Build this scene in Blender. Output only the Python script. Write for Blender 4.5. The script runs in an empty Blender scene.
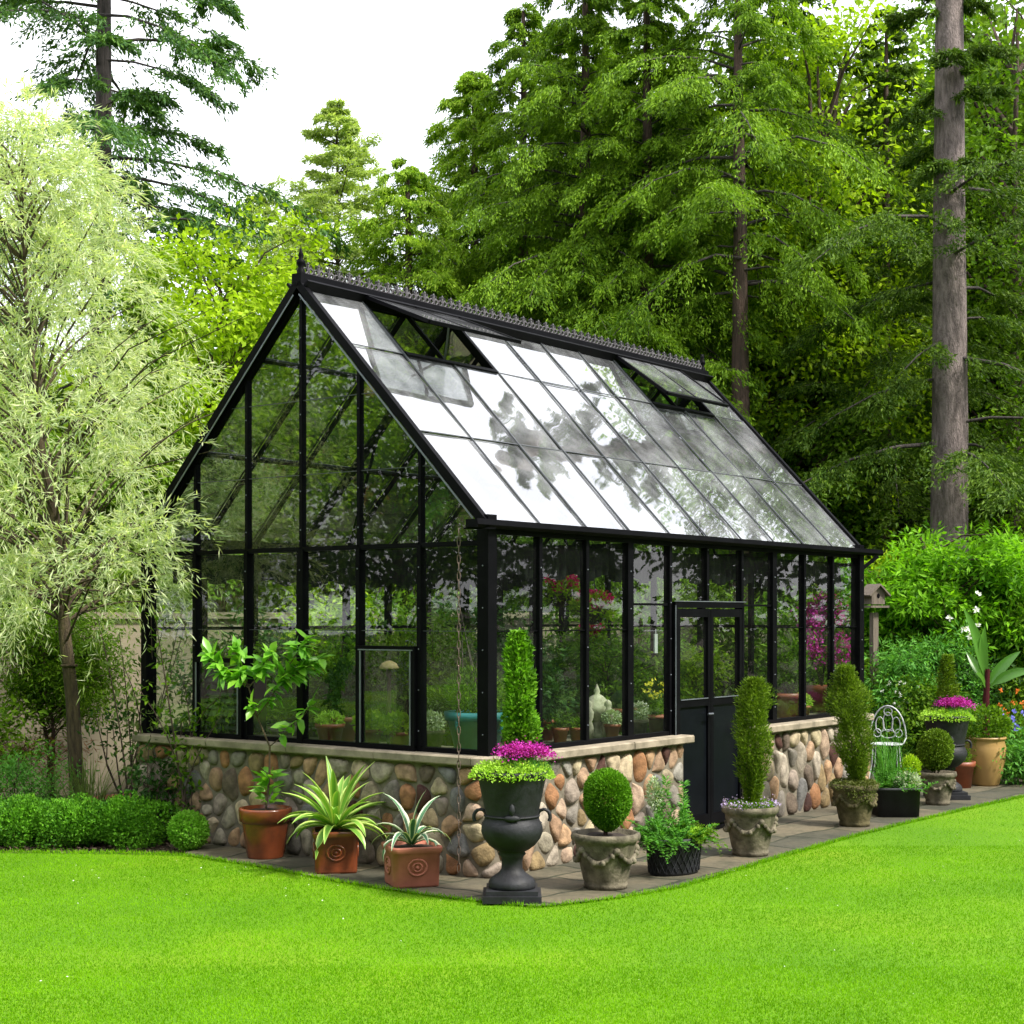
import bpy, math, random
import numpy as np
R = math.radians
rng = np.random.default_rng(7)
SC = bpy.context.scene
COL = SC.collection

# ------------------------------------------------------------------ camera
F, HZ, EYE = 1583.9, 615.7, 1.862
cam_d = bpy.data.cameras.new('camera'); cam = bpy.data.objects.new('camera', cam_d); COL.objects.link(cam)
cam.location = (0, 0, EYE); cam.rotation_euler = (R(90), 0, 0)
cam_d.sensor_width = 36; cam_d.lens = F * 36 / 1024; cam_d.shift_y = (HZ - 512) / 1024
cam_d.clip_start = 0.1; cam_d.clip_end = 1000
SC.camera = cam

def gp(px, py, z=0.0):                       # measured photo point -> point on the ground (or height z)
    Y = F * (EYE - z) / (py - HZ); return np.array([(px - 512) / F * Y, Y, z])
def hp(py, Y): return EYE + (HZ - py) / F * Y
def xp(px, Y): return (px - 512) / F * Y

# greenhouse frame of reference: local x along the long wall, local y along the gable
TH = R(90 - 37.254); C0 = np.array([-0.1775, 11.26]); BAY = 0.61
dl = np.array([math.cos(TH), math.sin(TH)]); dg = np.array([-math.sin(TH), math.cos(TH)])
def G(x, y, z=0.0):
    p = C0 + dl * x + dg * y; return np.array([p[0], p[1], z])
def glx(px, y):                              # local x on the line at depth y behind the long wall
    k = (px - 512) / F; o = C0 + dg * y
    return (k * o[1] - o[0]) / (dl[0] - k * dl[1])
def gly(px, x):
    k = (px - 512) / F; o = C0 + dl * x
    return (k * o[1] - o[0]) / (dg[0] - k * dg[1])
def to_local(P):
    d = P[:, :2] - C0; return d @ dl, d @ dg

# ------------------------------------------------------------------ mesh helpers
def nrm(a):
    a = np.asarray(a, float); return a / np.maximum(np.linalg.norm(a, axis=-1, keepdims=True), 1e-9)
class MB:
    def __init__(s): s.V = []; s.F = []; s.n = 0
    def add(s, V, Fs, m=0, smooth=False):
        V = np.asarray(V, float).reshape(-1, 3); Fs = np.asarray(Fs, np.int64)
        s.V.append(V); s.F.append((Fs + s.n, m, smooth)); s.n += len(V)
    def box(s, c, d, rz=0, m=0, rot=None):
        c = np.array(c, float); x, y, z = np.array(d, float) / 2
        V = np.array([[-x,-y,-z],[x,-y,-z],[x,y,-z],[-x,y,-z],[-x,-y,z],[x,-y,z],[x,y,z],[-x,y,z]])
        if rz: V = V @ np.array([[math.cos(rz), math.sin(rz), 0], [-math.sin(rz), math.cos(rz), 0], [0, 0, 1]])
        if rot is not None: V = V @ rot
        s.add(V + c, [[0,3,2,1],[4,5,6,7],[0,1,5,4],[1,2,6,5],[2,3,7,6],[3,0,4,7]], m)
    def bar(s, p, q, w, h, up=(0, 0, 1), m=0):   # box beam from p to q, h measured along up
        p = np.array(p, float); q = np.array(q, float); d = nrm(q - p); sd = np.cross(d, up); sd = nrm(sd); u = np.cross(sd, d)
        V = []
        for e in (p, q):
            for a, b in ((-1,-1),(1,-1),(1,1),(-1,1)): V.append(e + sd * a * w / 2 + u * b * h / 2)
        s.add(V, [[0,1,2,3],[7,6,5,4],[0,4,5,1],[1,5,6,2],[2,6,7,3],[3,7,4,0]], m)
    def tube(s, pts, rad, n=6, m=0, cap=True):
        pts = np.asarray(pts, float); k = len(pts); rad = np.broadcast_to(np.asarray(rad, float), (k,))
        t = nrm(np.gradient(pts, axis=0)); ref = np.array([0.13, 0.21, 0.97]) if abs(t[0][2]) < .9 else np.array([0.9, .3, .1])
        a = nrm(np.cross(t, ref)); b = np.cross(t, a)
        th = np.arange(n) * 2 * math.pi / n
        V = pts[:, None] + rad[:, None, None] * (a[:, None] * np.cos(th)[None, :, None] + b[:, None] * np.sin(th)[None, :, None])
        i = np.arange(k - 1)[:, None] * n; j = np.arange(n)[None]; j2 = (j + 1) % n
        Q = np.stack([i + j, i + j2, i + n + j2, i + n + j], -1).reshape(-1, 4)
        s.add(V.reshape(-1, 3), Q, m, True)
    def lathe(s, prof, n=32, c=(0, 0, 0), m=0, mod=None, square=0, ex=1, ey=1):
        prof = np.array(prof, float); k = len(prof); th = np.arange(n) * 2 * math.pi / n
        rr = np.ones(n)
        if square: rr = 1 / np.maximum(np.abs(np.cos(th)) ** square + np.abs(np.sin(th)) ** square, 1e-6) ** (1 / square)
        rad = prof[:, 0][:, None] * rr[None]
        if mod is not None: rad = rad * mod(th[None], prof[:, 1][:, None])
        V = np.stack([rad * np.cos(th) * ex, rad * np.sin(th) * ey, np.repeat(prof[:, 1][:, None], n, 1)], -1) + np.array(c)
        i = np.arange(k - 1)[:, None] * n; j = np.arange(n)[None]; j2 = (j + 1) % n
        s.add(V.reshape(-1, 3), np.stack([i + j, i + j2, i + n + j2, i + n + j], -1).reshape(-1, 4), m, True)
    def sphere(s, c, r, n=12, m=0):
        if np.isscalar(r): r = (r, r, r)
        a = np.linspace(-math.pi / 2, math.pi / 2, n // 2 + 1)
        s2 = MB(); s2.lathe(np.stack([np.maximum(np.cos(a), .002), np.sin(a)], -1), n)
        s.add(s2.V[0] * np.array(r) + np.array(c), s2.F[0][0], m, True)
    def disc(s, c, r, n=24, m=0, ex=1, ey=1, square=0):
        th = np.arange(n) * 2 * math.pi / n; rr = np.ones(n) * r
        if square: rr = r / (np.abs(np.cos(th)) ** square + np.abs(np.sin(th)) ** square) ** (1 / square)
        V = np.stack([rr * np.cos(th) * ex, rr * np.sin(th) * ey, rng.normal(0, .004, n)], -1) + np.array(c)
        V = np.vstack([V, np.array(c)[None] + [0, 0, .01]]); j = np.arange(n)
        s.add(V, np.stack([j, (j + 1) % n, np.full(n, n)], -1), m, True)
    def leaves(s, P, D, N, L, W, m=0, fold=.12, mid=.45, curl=0.0):
        P = np.asarray(P, float); D = nrm(D); S = nrm(np.cross(D, N)); N2 = np.cross(S, D)
        k = len(P); L = np.broadcast_to(L, (k,))[:, None]; W = np.broadcast_to(W, (k,))[:, None]
        a = P; b = P + D * L * mid + S * W / 2 + N2 * W * fold; c = P + D * L - N2 * L * curl; d = P + D * L * mid - S * W / 2 + N2 * W * fold
        V = np.stack([a, b, c, d], 1).reshape(-1, 3)
        s.add(V, np.arange(4 * k).reshape(-1, 4), m, False)
    def leaves6(s, P, D, N, L, W, m=0, fold=.15, curl=.15):     # larger leaves: midrib, two half blades
        P = np.asarray(P, float); D = nrm(D); S = nrm(np.cross(D, N)); N2 = np.cross(S, D); k = len(P); L = np.broadcast_to(L, (k,))[:, None]; W = np.broadcast_to(W, (k,))[:, None]
        pt = lambda t, w: P + D * L * t + S * W * w + N2 * (abs(w) * W * fold * 2 - L * curl * t * t)
        V = np.stack([pt(0, 0), pt(.28, .46), pt(.66, .40), pt(1, 0), pt(.66, -.40), pt(.28, -.46), pt(.28, 0), pt(.66, 0)], 1).reshape(-1, 3)
        b = np.arange(k)[:, None] * 8
        s.add(V, (b + np.array([[6, 1, 2, 7]])), m, True); base = s.n - len(V)
        s.F.append((b + np.array([[5, 6, 7, 4]]) + base, m, True))
        for tri in ([0, 1, 6], [0, 6, 5], [7, 2, 3], [7, 3, 4]): s.F.append((b + np.array([tri]) + base, m, True))
    def strap(s, pts, w, up=(0, 0, 1), m=0, m2=None, vee=.25):      # long leaf: 5 verts across, edges may use another material
        pts = np.asarray(pts, float); k = len(pts); w = np.asarray(w, float)[:, None]
        t = nrm(np.gradient(pts, axis=0)); sd = nrm(np.cross(t, up)); u = np.cross(sd, t)
        rows = [pts + sd * w * a + u * w * abs(a) * vee * 2 for a in (-.5, -.3, 0, .3, .5)]
        V = np.stack(rows, 1).reshape(-1, 3)
        for j in range(4):
            i = np.arange(k - 1) * 5 + j
            Q = np.stack([i, i + 1, i + 6, i + 5], -1)
            if j == 0: s.add(V, Q, m if m2 is None else m2, True); base = s.n - len(V)
            else: s.F.append((Q + base, (m2 if (m2 is not None and j == 3) else m), True))
    def build(s, name, mats, parent=None, loc=None):
        me = bpy.data.meshes.new(name)
        if not isinstance(mats, (list, tuple)): mats = [mats]
        V = np.concatenate(s.V); me.vertices.add(len(V)); me.vertices.foreach_set('co', V.astype(np.float32).ravel())
        tot = np.concatenate([np.full(len(f), f.shape[1]) for f, _, _ in s.F]); st = np.concatenate([[0], np.cumsum(tot)[:-1]])
        lp = np.concatenate([f.ravel() for f, _, _ in s.F])
        me.loops.add(len(lp)); me.loops.foreach_set('vertex_index', lp.astype(np.int32))
        me.polygons.add(len(tot)); me.polygons.foreach_set('loop_start', st.astype(np.int32)); me.polygons.foreach_set('loop_total', tot.astype(np.int32))
        me.polygons.foreach_set('material_index', np.concatenate([np.full(len(f), m) for f, m, _ in s.F]).astype(np.int32))
        me.polygons.foreach_set('use_smooth', np.concatenate([np.full(len(f), sm) for f, _, sm in s.F]))
        me.update(calc_edges=True)
        for m in mats: me.materials.append(m)
        o = bpy.data.objects.new(name, me); COL.objects.link(o)
        if parent is not None: o.parent = parent
        if loc is not None: o.location = loc
        return o
def tag(o, label=None, cat=None, group=None, kind=None):
    if label: o['label'] = label
    if cat: o['category'] = cat
    if group: o['group'] = group
    if kind: o['kind'] = kind
    return o
def thing(name, label, cat, loc, rz=0, group=None):
    o = bpy.data.objects.new(name, None); COL.objects.link(o); o.empty_display_size = .2
    o.location = loc; o.rotation_euler = (0, 0, rz); return tag(o, label, cat, group)
def copy_tree(o, parent=None):
    c = o.copy(); COL.objects.link(c); c.parent = parent
    for ch in list(o.children): copy_tree(ch, c)
    return c

# ------------------------------------------------------------------ materials
class NT:
    def __init__(s, name):
        s.m = bpy.data.materials.new(name); s.m.use_nodes = True; s.t = s.m.node_tree; s.t.nodes.clear()
        s.out = s.n('ShaderNodeOutputMaterial')
    def n(s, t, **k):
        x = s.t.nodes.new(t)
        for a, b in k.items():
            if hasattr(x, a): setattr(x, a, b)
            else: x.inputs[a].default_value = b
        return x
    def l(s, a, b): s.t.links.new(a, b)
    def ramp(s, fac, cols, mode='LINEAR', pos=None):
        r = s.n('ShaderNodeValToRGB'); r.color_ramp.interpolation = mode; e = r.color_ramp.elements
        while len(e) < len(cols): e.new(.5)
        for i, c in enumerate(cols):
            e[i].position = pos[i] if pos else (i / len(cols) if mode == 'CONSTANT' else i / max(1, len(cols) - 1)); e[i].color = (*c, 1)
        s.l(fac, r.inputs[0]); return r.outputs[0]
    def noise(s, scale, detail=4, vec=None, rough=.55, coord='Object'):
        x = s.n('ShaderNodeTexNoise'); x.inputs['Scale'].default_value = scale; x.inputs['Detail'].default_value = detail; x.inputs['Roughness'].default_value = rough
        if vec is None: vec = s.n('ShaderNodeTexCoord').outputs[coord]
        s.l(vec, x.inputs['Vector']); return x.outputs['Fac']
    def mix(s, f, a, b, mode='MIX'):
        x = s.n('ShaderNodeMix', data_type='RGBA', blend_type=mode)
        for v, i in ((f, 0), (a, 6), (b, 7)):
            if isinstance(v, (int, float)): x.inputs[i].default_value = v
            elif isinstance(v, tuple): x.inputs[i].default_value = (*v, 1)
            else: s.l(v, x.inputs[i])
        return x.outputs[2]
    def bump(s, h, st=.3, dist=.01):
        b = s.n('ShaderNodeBump'); b.inputs['Strength'].default_value = st; b.inputs['Distance'].default_value = dist; s.l(h, b.inputs['Height']); return b.outputs[0]
def leaf_mat(name, cols, trans=.35, rough=.5, vary=.35, scale=1.2, spec=.12, tcol=1.0):
    s = NT(name); isl = s.n('ShaderNodeNewGeometry').outputs['Random Per Island']
    c = s.ramp(isl, cols)
    nz = s.noise(scale, 3, coord='Object')
    c2 = s.mix(nz, c, tuple(min(1, v * (1 + vary * 1.6)) for v in cols[-1])); 
    mr = s.n('ShaderNodeMapRange'); mr.inputs[1].default_value = .42; mr.inputs[2].default_value = .62; mr.inputs[3].default_value = 0; mr.inputs[4].default_value = vary; s.l(nz, mr.inputs[0])
    x = s.n('ShaderNodeMix', data_type='RGBA'); s.l(mr.outputs[0], x.inputs[0]); s.l(c, x.inputs[6]); s.l(c2, x.inputs[7]); c3 = x.outputs[2]
    p = s.n('ShaderNodeBsdfPrincipled'); s.l(c3, p.inputs['Base Color']); p.inputs['Roughness'].default_value = rough; p.inputs['Specular IOR Level'].default_value = spec
    t = s.n('ShaderNodeBsdfTranslucent'); tc = s.mix(1.0, c3, (1.15 * tcol, 1.25 * tcol, .45 * tcol), 'MULTIPLY'); s.l(tc, t.inputs[0])
    m = s.n('ShaderNodeMixShader'); m.inputs[0].default_value = trans; s.l(p.outputs[0], m.inputs[1]); s.l(t.outputs[0], m.inputs[2]); s.l(m.outputs[0], s.out.inputs[0])
    return s.m
def solid(name, col, rough=.6, col2=None, scale=8, bump=.2, dist=.004, metal=0, spec=.5, detail=6, island=None, coord='Object', stretch=None):
    s = NT(name); vec = s.n('ShaderNodeTexCoord').outputs[coord]
    if stretch:
        mp = s.n('ShaderNodeMapping'); mp.inputs['Scale'].default_value = stretch; s.l(vec, mp.inputs[0]); vec = mp.outputs[0]
    nz = s.noise(scale, detail, vec); p = s.n('ShaderNodeBsdfPrincipled')
    if col2 is None: col2 = tuple(v * .75 for v in col)
    f = s.n('ShaderNodeMapRange'); f.inputs[1].default_value = .35; f.inputs[2].default_value = .65; s.l(nz, f.inputs[0])
    c = s.mix(f.outputs[0], col2, col)
    if island:
        isl = s.n('ShaderNodeNewGeometry').outputs['Random Per Island']; ci = s.ramp(isl, island, 'CONSTANT')
        c = s.mix(1.0, ci, s.mix(f.outputs[0], (.58, .56, .52), (1.2, 1.17, 1.1)), 'MULTIPLY')
    s.l(c, p.inputs['Base Color']); p.inputs['Roughness'].default_value = rough; p.inputs['Metallic'].default_value = metal; p.inputs['Specular IOR Level'].default_value = spec
    if bump: 
        nz2 = s.noise(scale * 4, 5, vec); s.l(s.bump(nz2, bump, dist), p.inputs['Normal'])
    s.l(p.outputs[0], s.out.inputs[0]); return s.m
def glass_mat(name, k, film, wav=.15, ior=1.5, tint=(.92, .97, .94), fcol=(.55, .58, .56), rough=.012):
    s = NT(name); geo = s.n('ShaderNodeTexCoord'); nz = s.noise(1.3, 2, geo.outputs['Object'])
    b = s.bump(nz, wav, .05)
    ge = s.n('ShaderNodeNewGeometry'); dt = s.n('ShaderNodeVectorMath', operation='DOT_PRODUCT'); s.l(b, dt.inputs[0]); s.l(ge.outputs['Incoming'], dt.inputs[1])
    def mth(op, x, y, **kw):
        q = s.n('ShaderNodeMath', operation=op, **kw)
        for i, v in enumerate((x, y)):
            if v is None: continue
            if isinstance(v, (int, float)): q.inputs[i].default_value = v
            else: s.l(v, q.inputs[i])
        return q.outputs[0]
    c5 = mth('POWER', mth('SUBTRACT', 1.0, mth('ABSOLUTE', dt.outputs['Value'], None)), 5.0)     # Schlick, the same from both faces of the sheet
    class mu: outputs = [mth('MULTIPLY_ADD', c5, 1 - k, use_clamp=True)]
    mu.outputs[0].node.inputs[2].default_value = k
    tr = s.n('ShaderNodeBsdfTransparent'); tr.inputs[0].default_value = (*tint, 1)
    df = s.n('ShaderNodeBsdfDiffuse'); df.inputs[0].default_value = (*fcol, 1)
    nf = s.noise(2.2, 6, geo.outputs['Object'], .65); mr = s.n('ShaderNodeMapRange'); mr.inputs[1].default_value = .4; mr.inputs[2].default_value = .75; mr.inputs[3].default_value = film * .4; mr.inputs[4].default_value = film * 2; s.l(nf, mr.inputs[0])
    m0 = s.n('ShaderNodeMixShader'); s.l(mr.outputs[0], m0.inputs[0]); s.l(tr.outputs[0], m0.inputs[1]); s.l(df.outputs[0], m0.inputs[2])
    gl = s.n('ShaderNodeBsdfGlossy'); gl.inputs['Roughness'].default_value = rough; s.l(b, gl.inputs['Normal'])
    m1 = s.n('ShaderNodeMixShader'); s.l(mu.outputs[0], m1.inputs[0]); s.l(m0.outputs[0], m1.inputs[1]); s.l(gl.outputs[0], m1.inputs[2])
    s.l(m1.outputs[0], s.out.inputs[0]); return s.m

black = solid('black_paint', (.0035, .0035, .0045), .5, (.002, .002, .0028), 6, .12, .002, spec=.06)
edge_alu = solid('aluminium_edge', (.2, .22, .25), .45, metal=.6, bump=0)
bar_m = solid('glazing_bar', (.05, .055, .06), .4, bump=0)
glass = glass_mat('wall_glass', .085, .006, .03, tint=(.79, .85, .79))
roofglass = glass_mat('roof_glass', .46, .27, .09, tint=(.55, .60, .57), fcol=(.62, .64, .66), rough=.022)
bark_grey = solid('bark_grey', (.25, .20, .185), .9, (.10, .078, .07), 4, 1.0, .05, stretch=(4.5, 4.5, 1.1), detail=10)
bark_dark = solid('bark_dark', (.075, .06, .055), .9, (.03, .025, .022), 3, .9, .03, stretch=(6, 6, .8))
bark_brown = solid('bark_brown', (.10, .06, .045), .9, (.045, .03, .022), 3, .9, .03, stretch=(6, 6, .8))
bark_green = solid('bark_mossy', (.11, .08, .04), .9, (.045, .03, .018), 7, 1., .02, stretch=(5, 5, 1))
soil = solid('soil', (.035, .022, .015), .95, (.015, .01, .007), 30, .8, .01)
terra = solid('terracotta', (.27, .07, .028), .5, (.17, .045, .02), 5, .15)
terra_glz = solid('glazed_terracotta', (.23, .055, .018), .22, (.10, .032, .015), 5, .2)
terra_pink = solid('pink_terracotta', (.36, .12, .07), .7, (.27, .085, .05), 9, .15)
iron = solid('cast_iron', (.016, .017, .021), .62, (.005, .005, .006), 7, .8, .005, spec=.35, detail=9)
weath = solid('weathered_stone', (.19, .165, .115), .85, (.05, .043, .028), 9, .9, .008, detail=9, spec=.25)
weath2 = solid('mossy_stone', (.13, .11, .055), .9, (.04, .036, .015), 9, .9, .008, spec=.2)
teal = solid('teal_ceramic', (.03, .22, .26), .35, (.015, .11, .13), 4, .1)
tanpot = solid('tan_ceramic', (.30, .19, .06), .45, (.34, .2, .07), 4, .1)
white_paint = solid('white_paint', (.5, .52, .53), .4, bump=.05)
stucco = solid('stucco', (.24, .205, .14), .9, (.19, .16, .11), 2, .4, .003)
coping_m = solid('coping', (.25, .21, .155), .9, (.17, .14, .10), 8, .5, .003)
sill_m = solid('sill_stone', (.30, .25, .18), .85, (.15, .125, .085), 7, .5, .004)
mortar_m = solid('mortar', (.17, .145, .105), .95, (.09, .078, .055), 14, .6, .005)
wood_grey = solid('grey_wood', (.16, .13, .10), .85, (.09, .07, .055), 5, .4, stretch=(8, 8, 1))
stone_m = solid('cobble', (.3, .3, .3), .8, scale=16, bump=.7, dist=.010, detail=8, spec=.3, island=[
    (.28,.24,.165),(.17,.155,.135),(.36,.28,.17),(.27,.135,.065),(.24,.20,.17),(.40,.33,.23),(.06,.026,.02),(.28,.18,.115),(.14,.14,.14),(.34,.22,.13),(.27,.245,.19),(.34,.29,.19),(.21,.155,.08),(.38,.28,.21),(.11,.085,.065),(.33,.29,.24),(.22,.21,.19),(.31,.21,.14)])

fir_l = leaf_mat('fir_needles', [(.025,.06,.008),(.05,.105,.010),(.11,.18,.016)], .3, vary=.3)
firblue_l = leaf_mat('blue_fir_needles', [(.03,.085,.03),(.055,.13,.03),(.10,.20,.03)], .3, vary=.3)
cedarlt_l = leaf_mat('light_cedar_sprays', [(.09,.19,.012),(.17,.30,.018),(.30,.43,.035)], .45, vary=.5, scale=.8)
cedar_l = leaf_mat('cedar_sprays', [(.04,.10,.006),(.095,.19,.009),(.20,.33,.018)], .36, vary=.4, scale=.8)
light_l = leaf_mat('young_conifer_sprays', [(.26,.36,.09),(.33,.43,.12),(.40,.48,.18)], .5, vary=.3)
lime_l = leaf_mat('lime_leaves', [(.16,.28,.006),(.24,.38,.010),(.35,.48,.025)], .45, vary=.4)
mid_l = leaf_mat('broad_leaves', [(.035,.09,.006),(.08,.17,.009),(.16,.28,.018)], .45, vary=.4)
pear_l = leaf_mat('silver_leaves', [(.26,.36,.18),(.42,.50,.27),(.64,.67,.43)], .5, vary=.3)
box_l = leaf_mat('box_leaves', [(.03,.11,.006),(.075,.20,.010),(.15,.33,.02)], .3, vary=.4, scale=3)
boxcol_l = leaf_mat('box_column_leaves', [(.02,.075,.004),(.07,.19,.009),(.17,.36,.025)], .35, vary=.5, scale=7)
wist_l = leaf_mat('wisteria_leaves', [(.035,.12,.006),(.09,.24,.010),(.20,.42,.02)], .45, vary=.5)
pale_stone = solid('pale_stone', (.42, .40, .31), .85, (.2, .19, .13), 12, .6)
boxnew_l = leaf_mat('box_new_growth', [(.11,.30,.02),(.16,.38,.03),(.22,.46,.05)], .35, vary=.3, scale=6)
hedge_l = leaf_mat('hedge_leaves', [(.025,.10,.008),(.06,.19,.012),(.13,.32,.02)], .3, vary=.5, scale=5)
yew_l = leaf_mat('yew_leaves', [(.035,.075,.006),(.085,.15,.010),(.16,.25,.018)], .3, vary=.4, scale=4)
dark_l = leaf_mat('dark_leaves', [(.018,.05,.012),(.03,.08,.016),(.05,.12,.02)], .35, vary=.4)
olive_l = leaf_mat('olive_leaves', [(.10,.15,.05),(.15,.21,.06),(.2,.27,.08)], .35)
lemon_l = leaf_mat('lemon_leaves', [(.10,.30,.02),(.15,.38,.03),(.22,.45,.04)], .4, .35, spec=.5)
fern_l = leaf_mat('fern_leaves', [(.06,.20,.03),(.09,.27,.04),(.14,.33,.05)], .35, vary=.3, scale=5)
sedum_l = leaf_mat('sedum_leaves', [(.25,.45,.03),(.32,.52,.05),(.38,.58,.09)], .35)
grey_l = leaf_mat('grey_leaves', [(.25,.33,.20),(.33,.40,.25),(.4,.46,.3)], .3)
red_l = leaf_mat('russet_leaves', [(.16,.05,.03),(.22,.09,.04),(.14,.12,.04)], .3)
agave_l = leaf_mat('agave_green', [(.10,.25,.03),(.14,.31,.04),(.19,.37,.05)], .25, .4, spec=.5)
agave_e = leaf_mat('agave_margin', [(.30,.42,.09),(.36,.48,.11),(.42,.52,.14)], .2, .4, spec=.5)
agave_g = leaf_mat('agave_dark', [(.04,.13,.06),(.05,.15,.07),(.07,.18,.08)], .15, .4, spec=.5)
agave_w = leaf_mat('agave_cream', [(.55,.6,.38),(.6,.64,.42),(.62,.66,.48)], .2, .4, spec=.5)
mag_f = leaf_mat('magenta_petals', [(.30,.008,.22),(.42,.02,.32),(.55,.06,.42)], .3, tcol=.9)
pink_f = leaf_mat('crimson_petals', [(.5,.01,.12),(.6,.02,.2)], .3)
lil_f = leaf_mat('lilac_petals', [(.42,.32,.6),(.5,.4,.65)], .3)
white_f = leaf_mat('white_petals', [(.75,.76,.7),(.8,.8,.78)], .3)
yel_f = leaf_mat('yellow_petals', [(.7,.62,.04),(.75,.7,.1)], .3)
or_f = leaf_mat('orange_petals', [(.65,.12,.02),(.7,.2,.03)], .3)
blue_f = leaf_mat('blue_petals', [(.12,.12,.6),(.2,.2,.7)], .3)
ban_l = leaf_mat('banana_leaves', [(.06,.18,.02),(.10,.25,.03)], .4, .35, spec=.5)
ban_r = leaf_mat('banana_red', [(.05,.012,.015),(.08,.018,.02)], .2, .4)
grass_l = leaf_mat('lawn_blades', [(.095,.265,.001),(.125,.31,.001),(.18,.36,.004)], .4, .6, vary=.45, scale=1.1)

# ------------------------------------------------------------------ world and sun
SUN_EL, SUN_AZ = 50, 118          # azimuth clockwise from +Y
w = bpy.data.worlds.new('World'); SC.world = w; w.use_nodes = True; nt = w.node_tree; nt.nodes.clear()
o_ = nt.nodes.new('ShaderNodeOutputWorld'); sk = nt.nodes.new('ShaderNodeTexSky'); sk.sky_type = 'NISHITA'; sk.sun_disc = False
sk.sun_elevation = R(SUN_EL); sk.sun_rotation = R(SUN_AZ); sk.dust_density = 3.0
b1 = nt.nodes.new('ShaderNodeBackground'); b1.inputs[1].default_value = .12; nt.links.new(sk.outputs[0], b1.inputs[0])
b2 = nt.nodes.new('ShaderNodeBackground'); b2.inputs[1].default_value = .72      # the bright overcast layer
tc = nt.nodes.new('ShaderNodeTexCoord'); nz = nt.nodes.new('ShaderNodeTexNoise'); nz.inputs['Scale'].default_value = 2.2; nz.inputs['Detail'].default_value = 5
nt.links.new(tc.outputs['Generated'], nz.inputs['Vector'])
cr = nt.nodes.new('ShaderNodeValToRGB'); cr.color_ramp.elements[0].position = .3; cr.color_ramp.elements[0].color = (.78, .80, .90, 1); cr.color_ramp.elements[1].position = .62; cr.color_ramp.elements[1].color = (1, .99, 1, 1)
nt.links.new(nz.outputs['Fac'], cr.inputs[0]); nt.links.new(cr.outputs[0], b2.inputs[0])
mx = nt.nodes.new('ShaderNodeMixShader'); mx.inputs[0].default_value = .8
nt.links.new(b1.outputs[0], mx.inputs[1]); nt.links.new(b2.outputs[0], mx.inputs[2]); nt.links.new(mx.outputs[0], o_.inputs[0])
sd = bpy.data.lights.new('sun', 'SUN'); sd.energy = 2.2; sd.angle = R(8); sd.color = (1, .96, .88); so = bpy.data.objects.new('sun', sd); COL.objects.link(so)
so.rotation_euler = (R(90 - SUN_EL), 0, R(180 - SUN_AZ)); so.location = (8, -6, 14)
SC.view_settings.view_transform = 'Standard'; SC.view_settings.look = 'None'; SC.view_settings.gamma = 1
SC.view_settings.exposure = 1.85
SC.render.engine = 'CYCLES'; SC.cycles.transparent_max_bounces = 16

# ------------------------------------------------------------------ plant generators
def lumps(D, k, sd, amp):
    r = np.random.default_rng(sd); s = np.zeros(len(D))
    for i in range(k):
        a = nrm(r.normal(size=3)); s += np.sin((D @ a) * r.uniform(2.5, 6) + r.uniform(0, 6.3))
    return 1 + amp * s / math.sqrt(k)
def rdir(n, r=rng): return nrm(r.normal(size=(n, 3)))
def blob(mb, n, c, rad, L, W, m=0, fill=.35, amp=.07, up=.3, sd=0, out=.6, flat=0, fold=.12):
    D = rdir(n); r = (1 - fill * rng.random(n) ** 1.6) * lumps(D, 6, sd, amp)
    P = D * r[:, None] * np.array(rad) + np.array(c)
    LD = nrm(D * out + rng.normal(size=(n, 3)) * .6 + [0, 0, up]); NN = nrm(rng.normal(size=(n, 3)) * (1 - flat) + np.array([0, 0, 1]) * flat + D * .4)
    mb.leaves(P, LD, NN, L * rng.uniform(.7, 1.25, n), W * rng.uniform(.75, 1.2, n), m, fold)
def column_leaves(mb, n, h, prof, L, W, m=0, lean=(0, 0), sd=0, amp=.1):
    t = rng.random(n); a = rng.random(n) * 2 * math.pi; rr = np.interp(t, np.linspace(0, 1, len(prof)), prof)
    D = np.stack([np.cos(a), np.sin(a), (t - .5) * 2], -1); q = rr * (1 - .75 * rng.random(n) ** 1.6) * lumps(D * 2.2, 9, sd, amp)
    P = np.stack([q * np.cos(a) + lean[0] * t * h, q * np.sin(a) + lean[1] * t * h, t * h], -1)
    mb.leaves(P, nrm(np.stack([np.cos(a) * .6, np.sin(a) * .6, np.full(n, .7)], -1) + rng.normal(size=(n, 3)) * .45), rdir(n), L * rng.uniform(.7, 1.2, n), W * rng.uniform(.7, 1.2, n), m)
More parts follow.
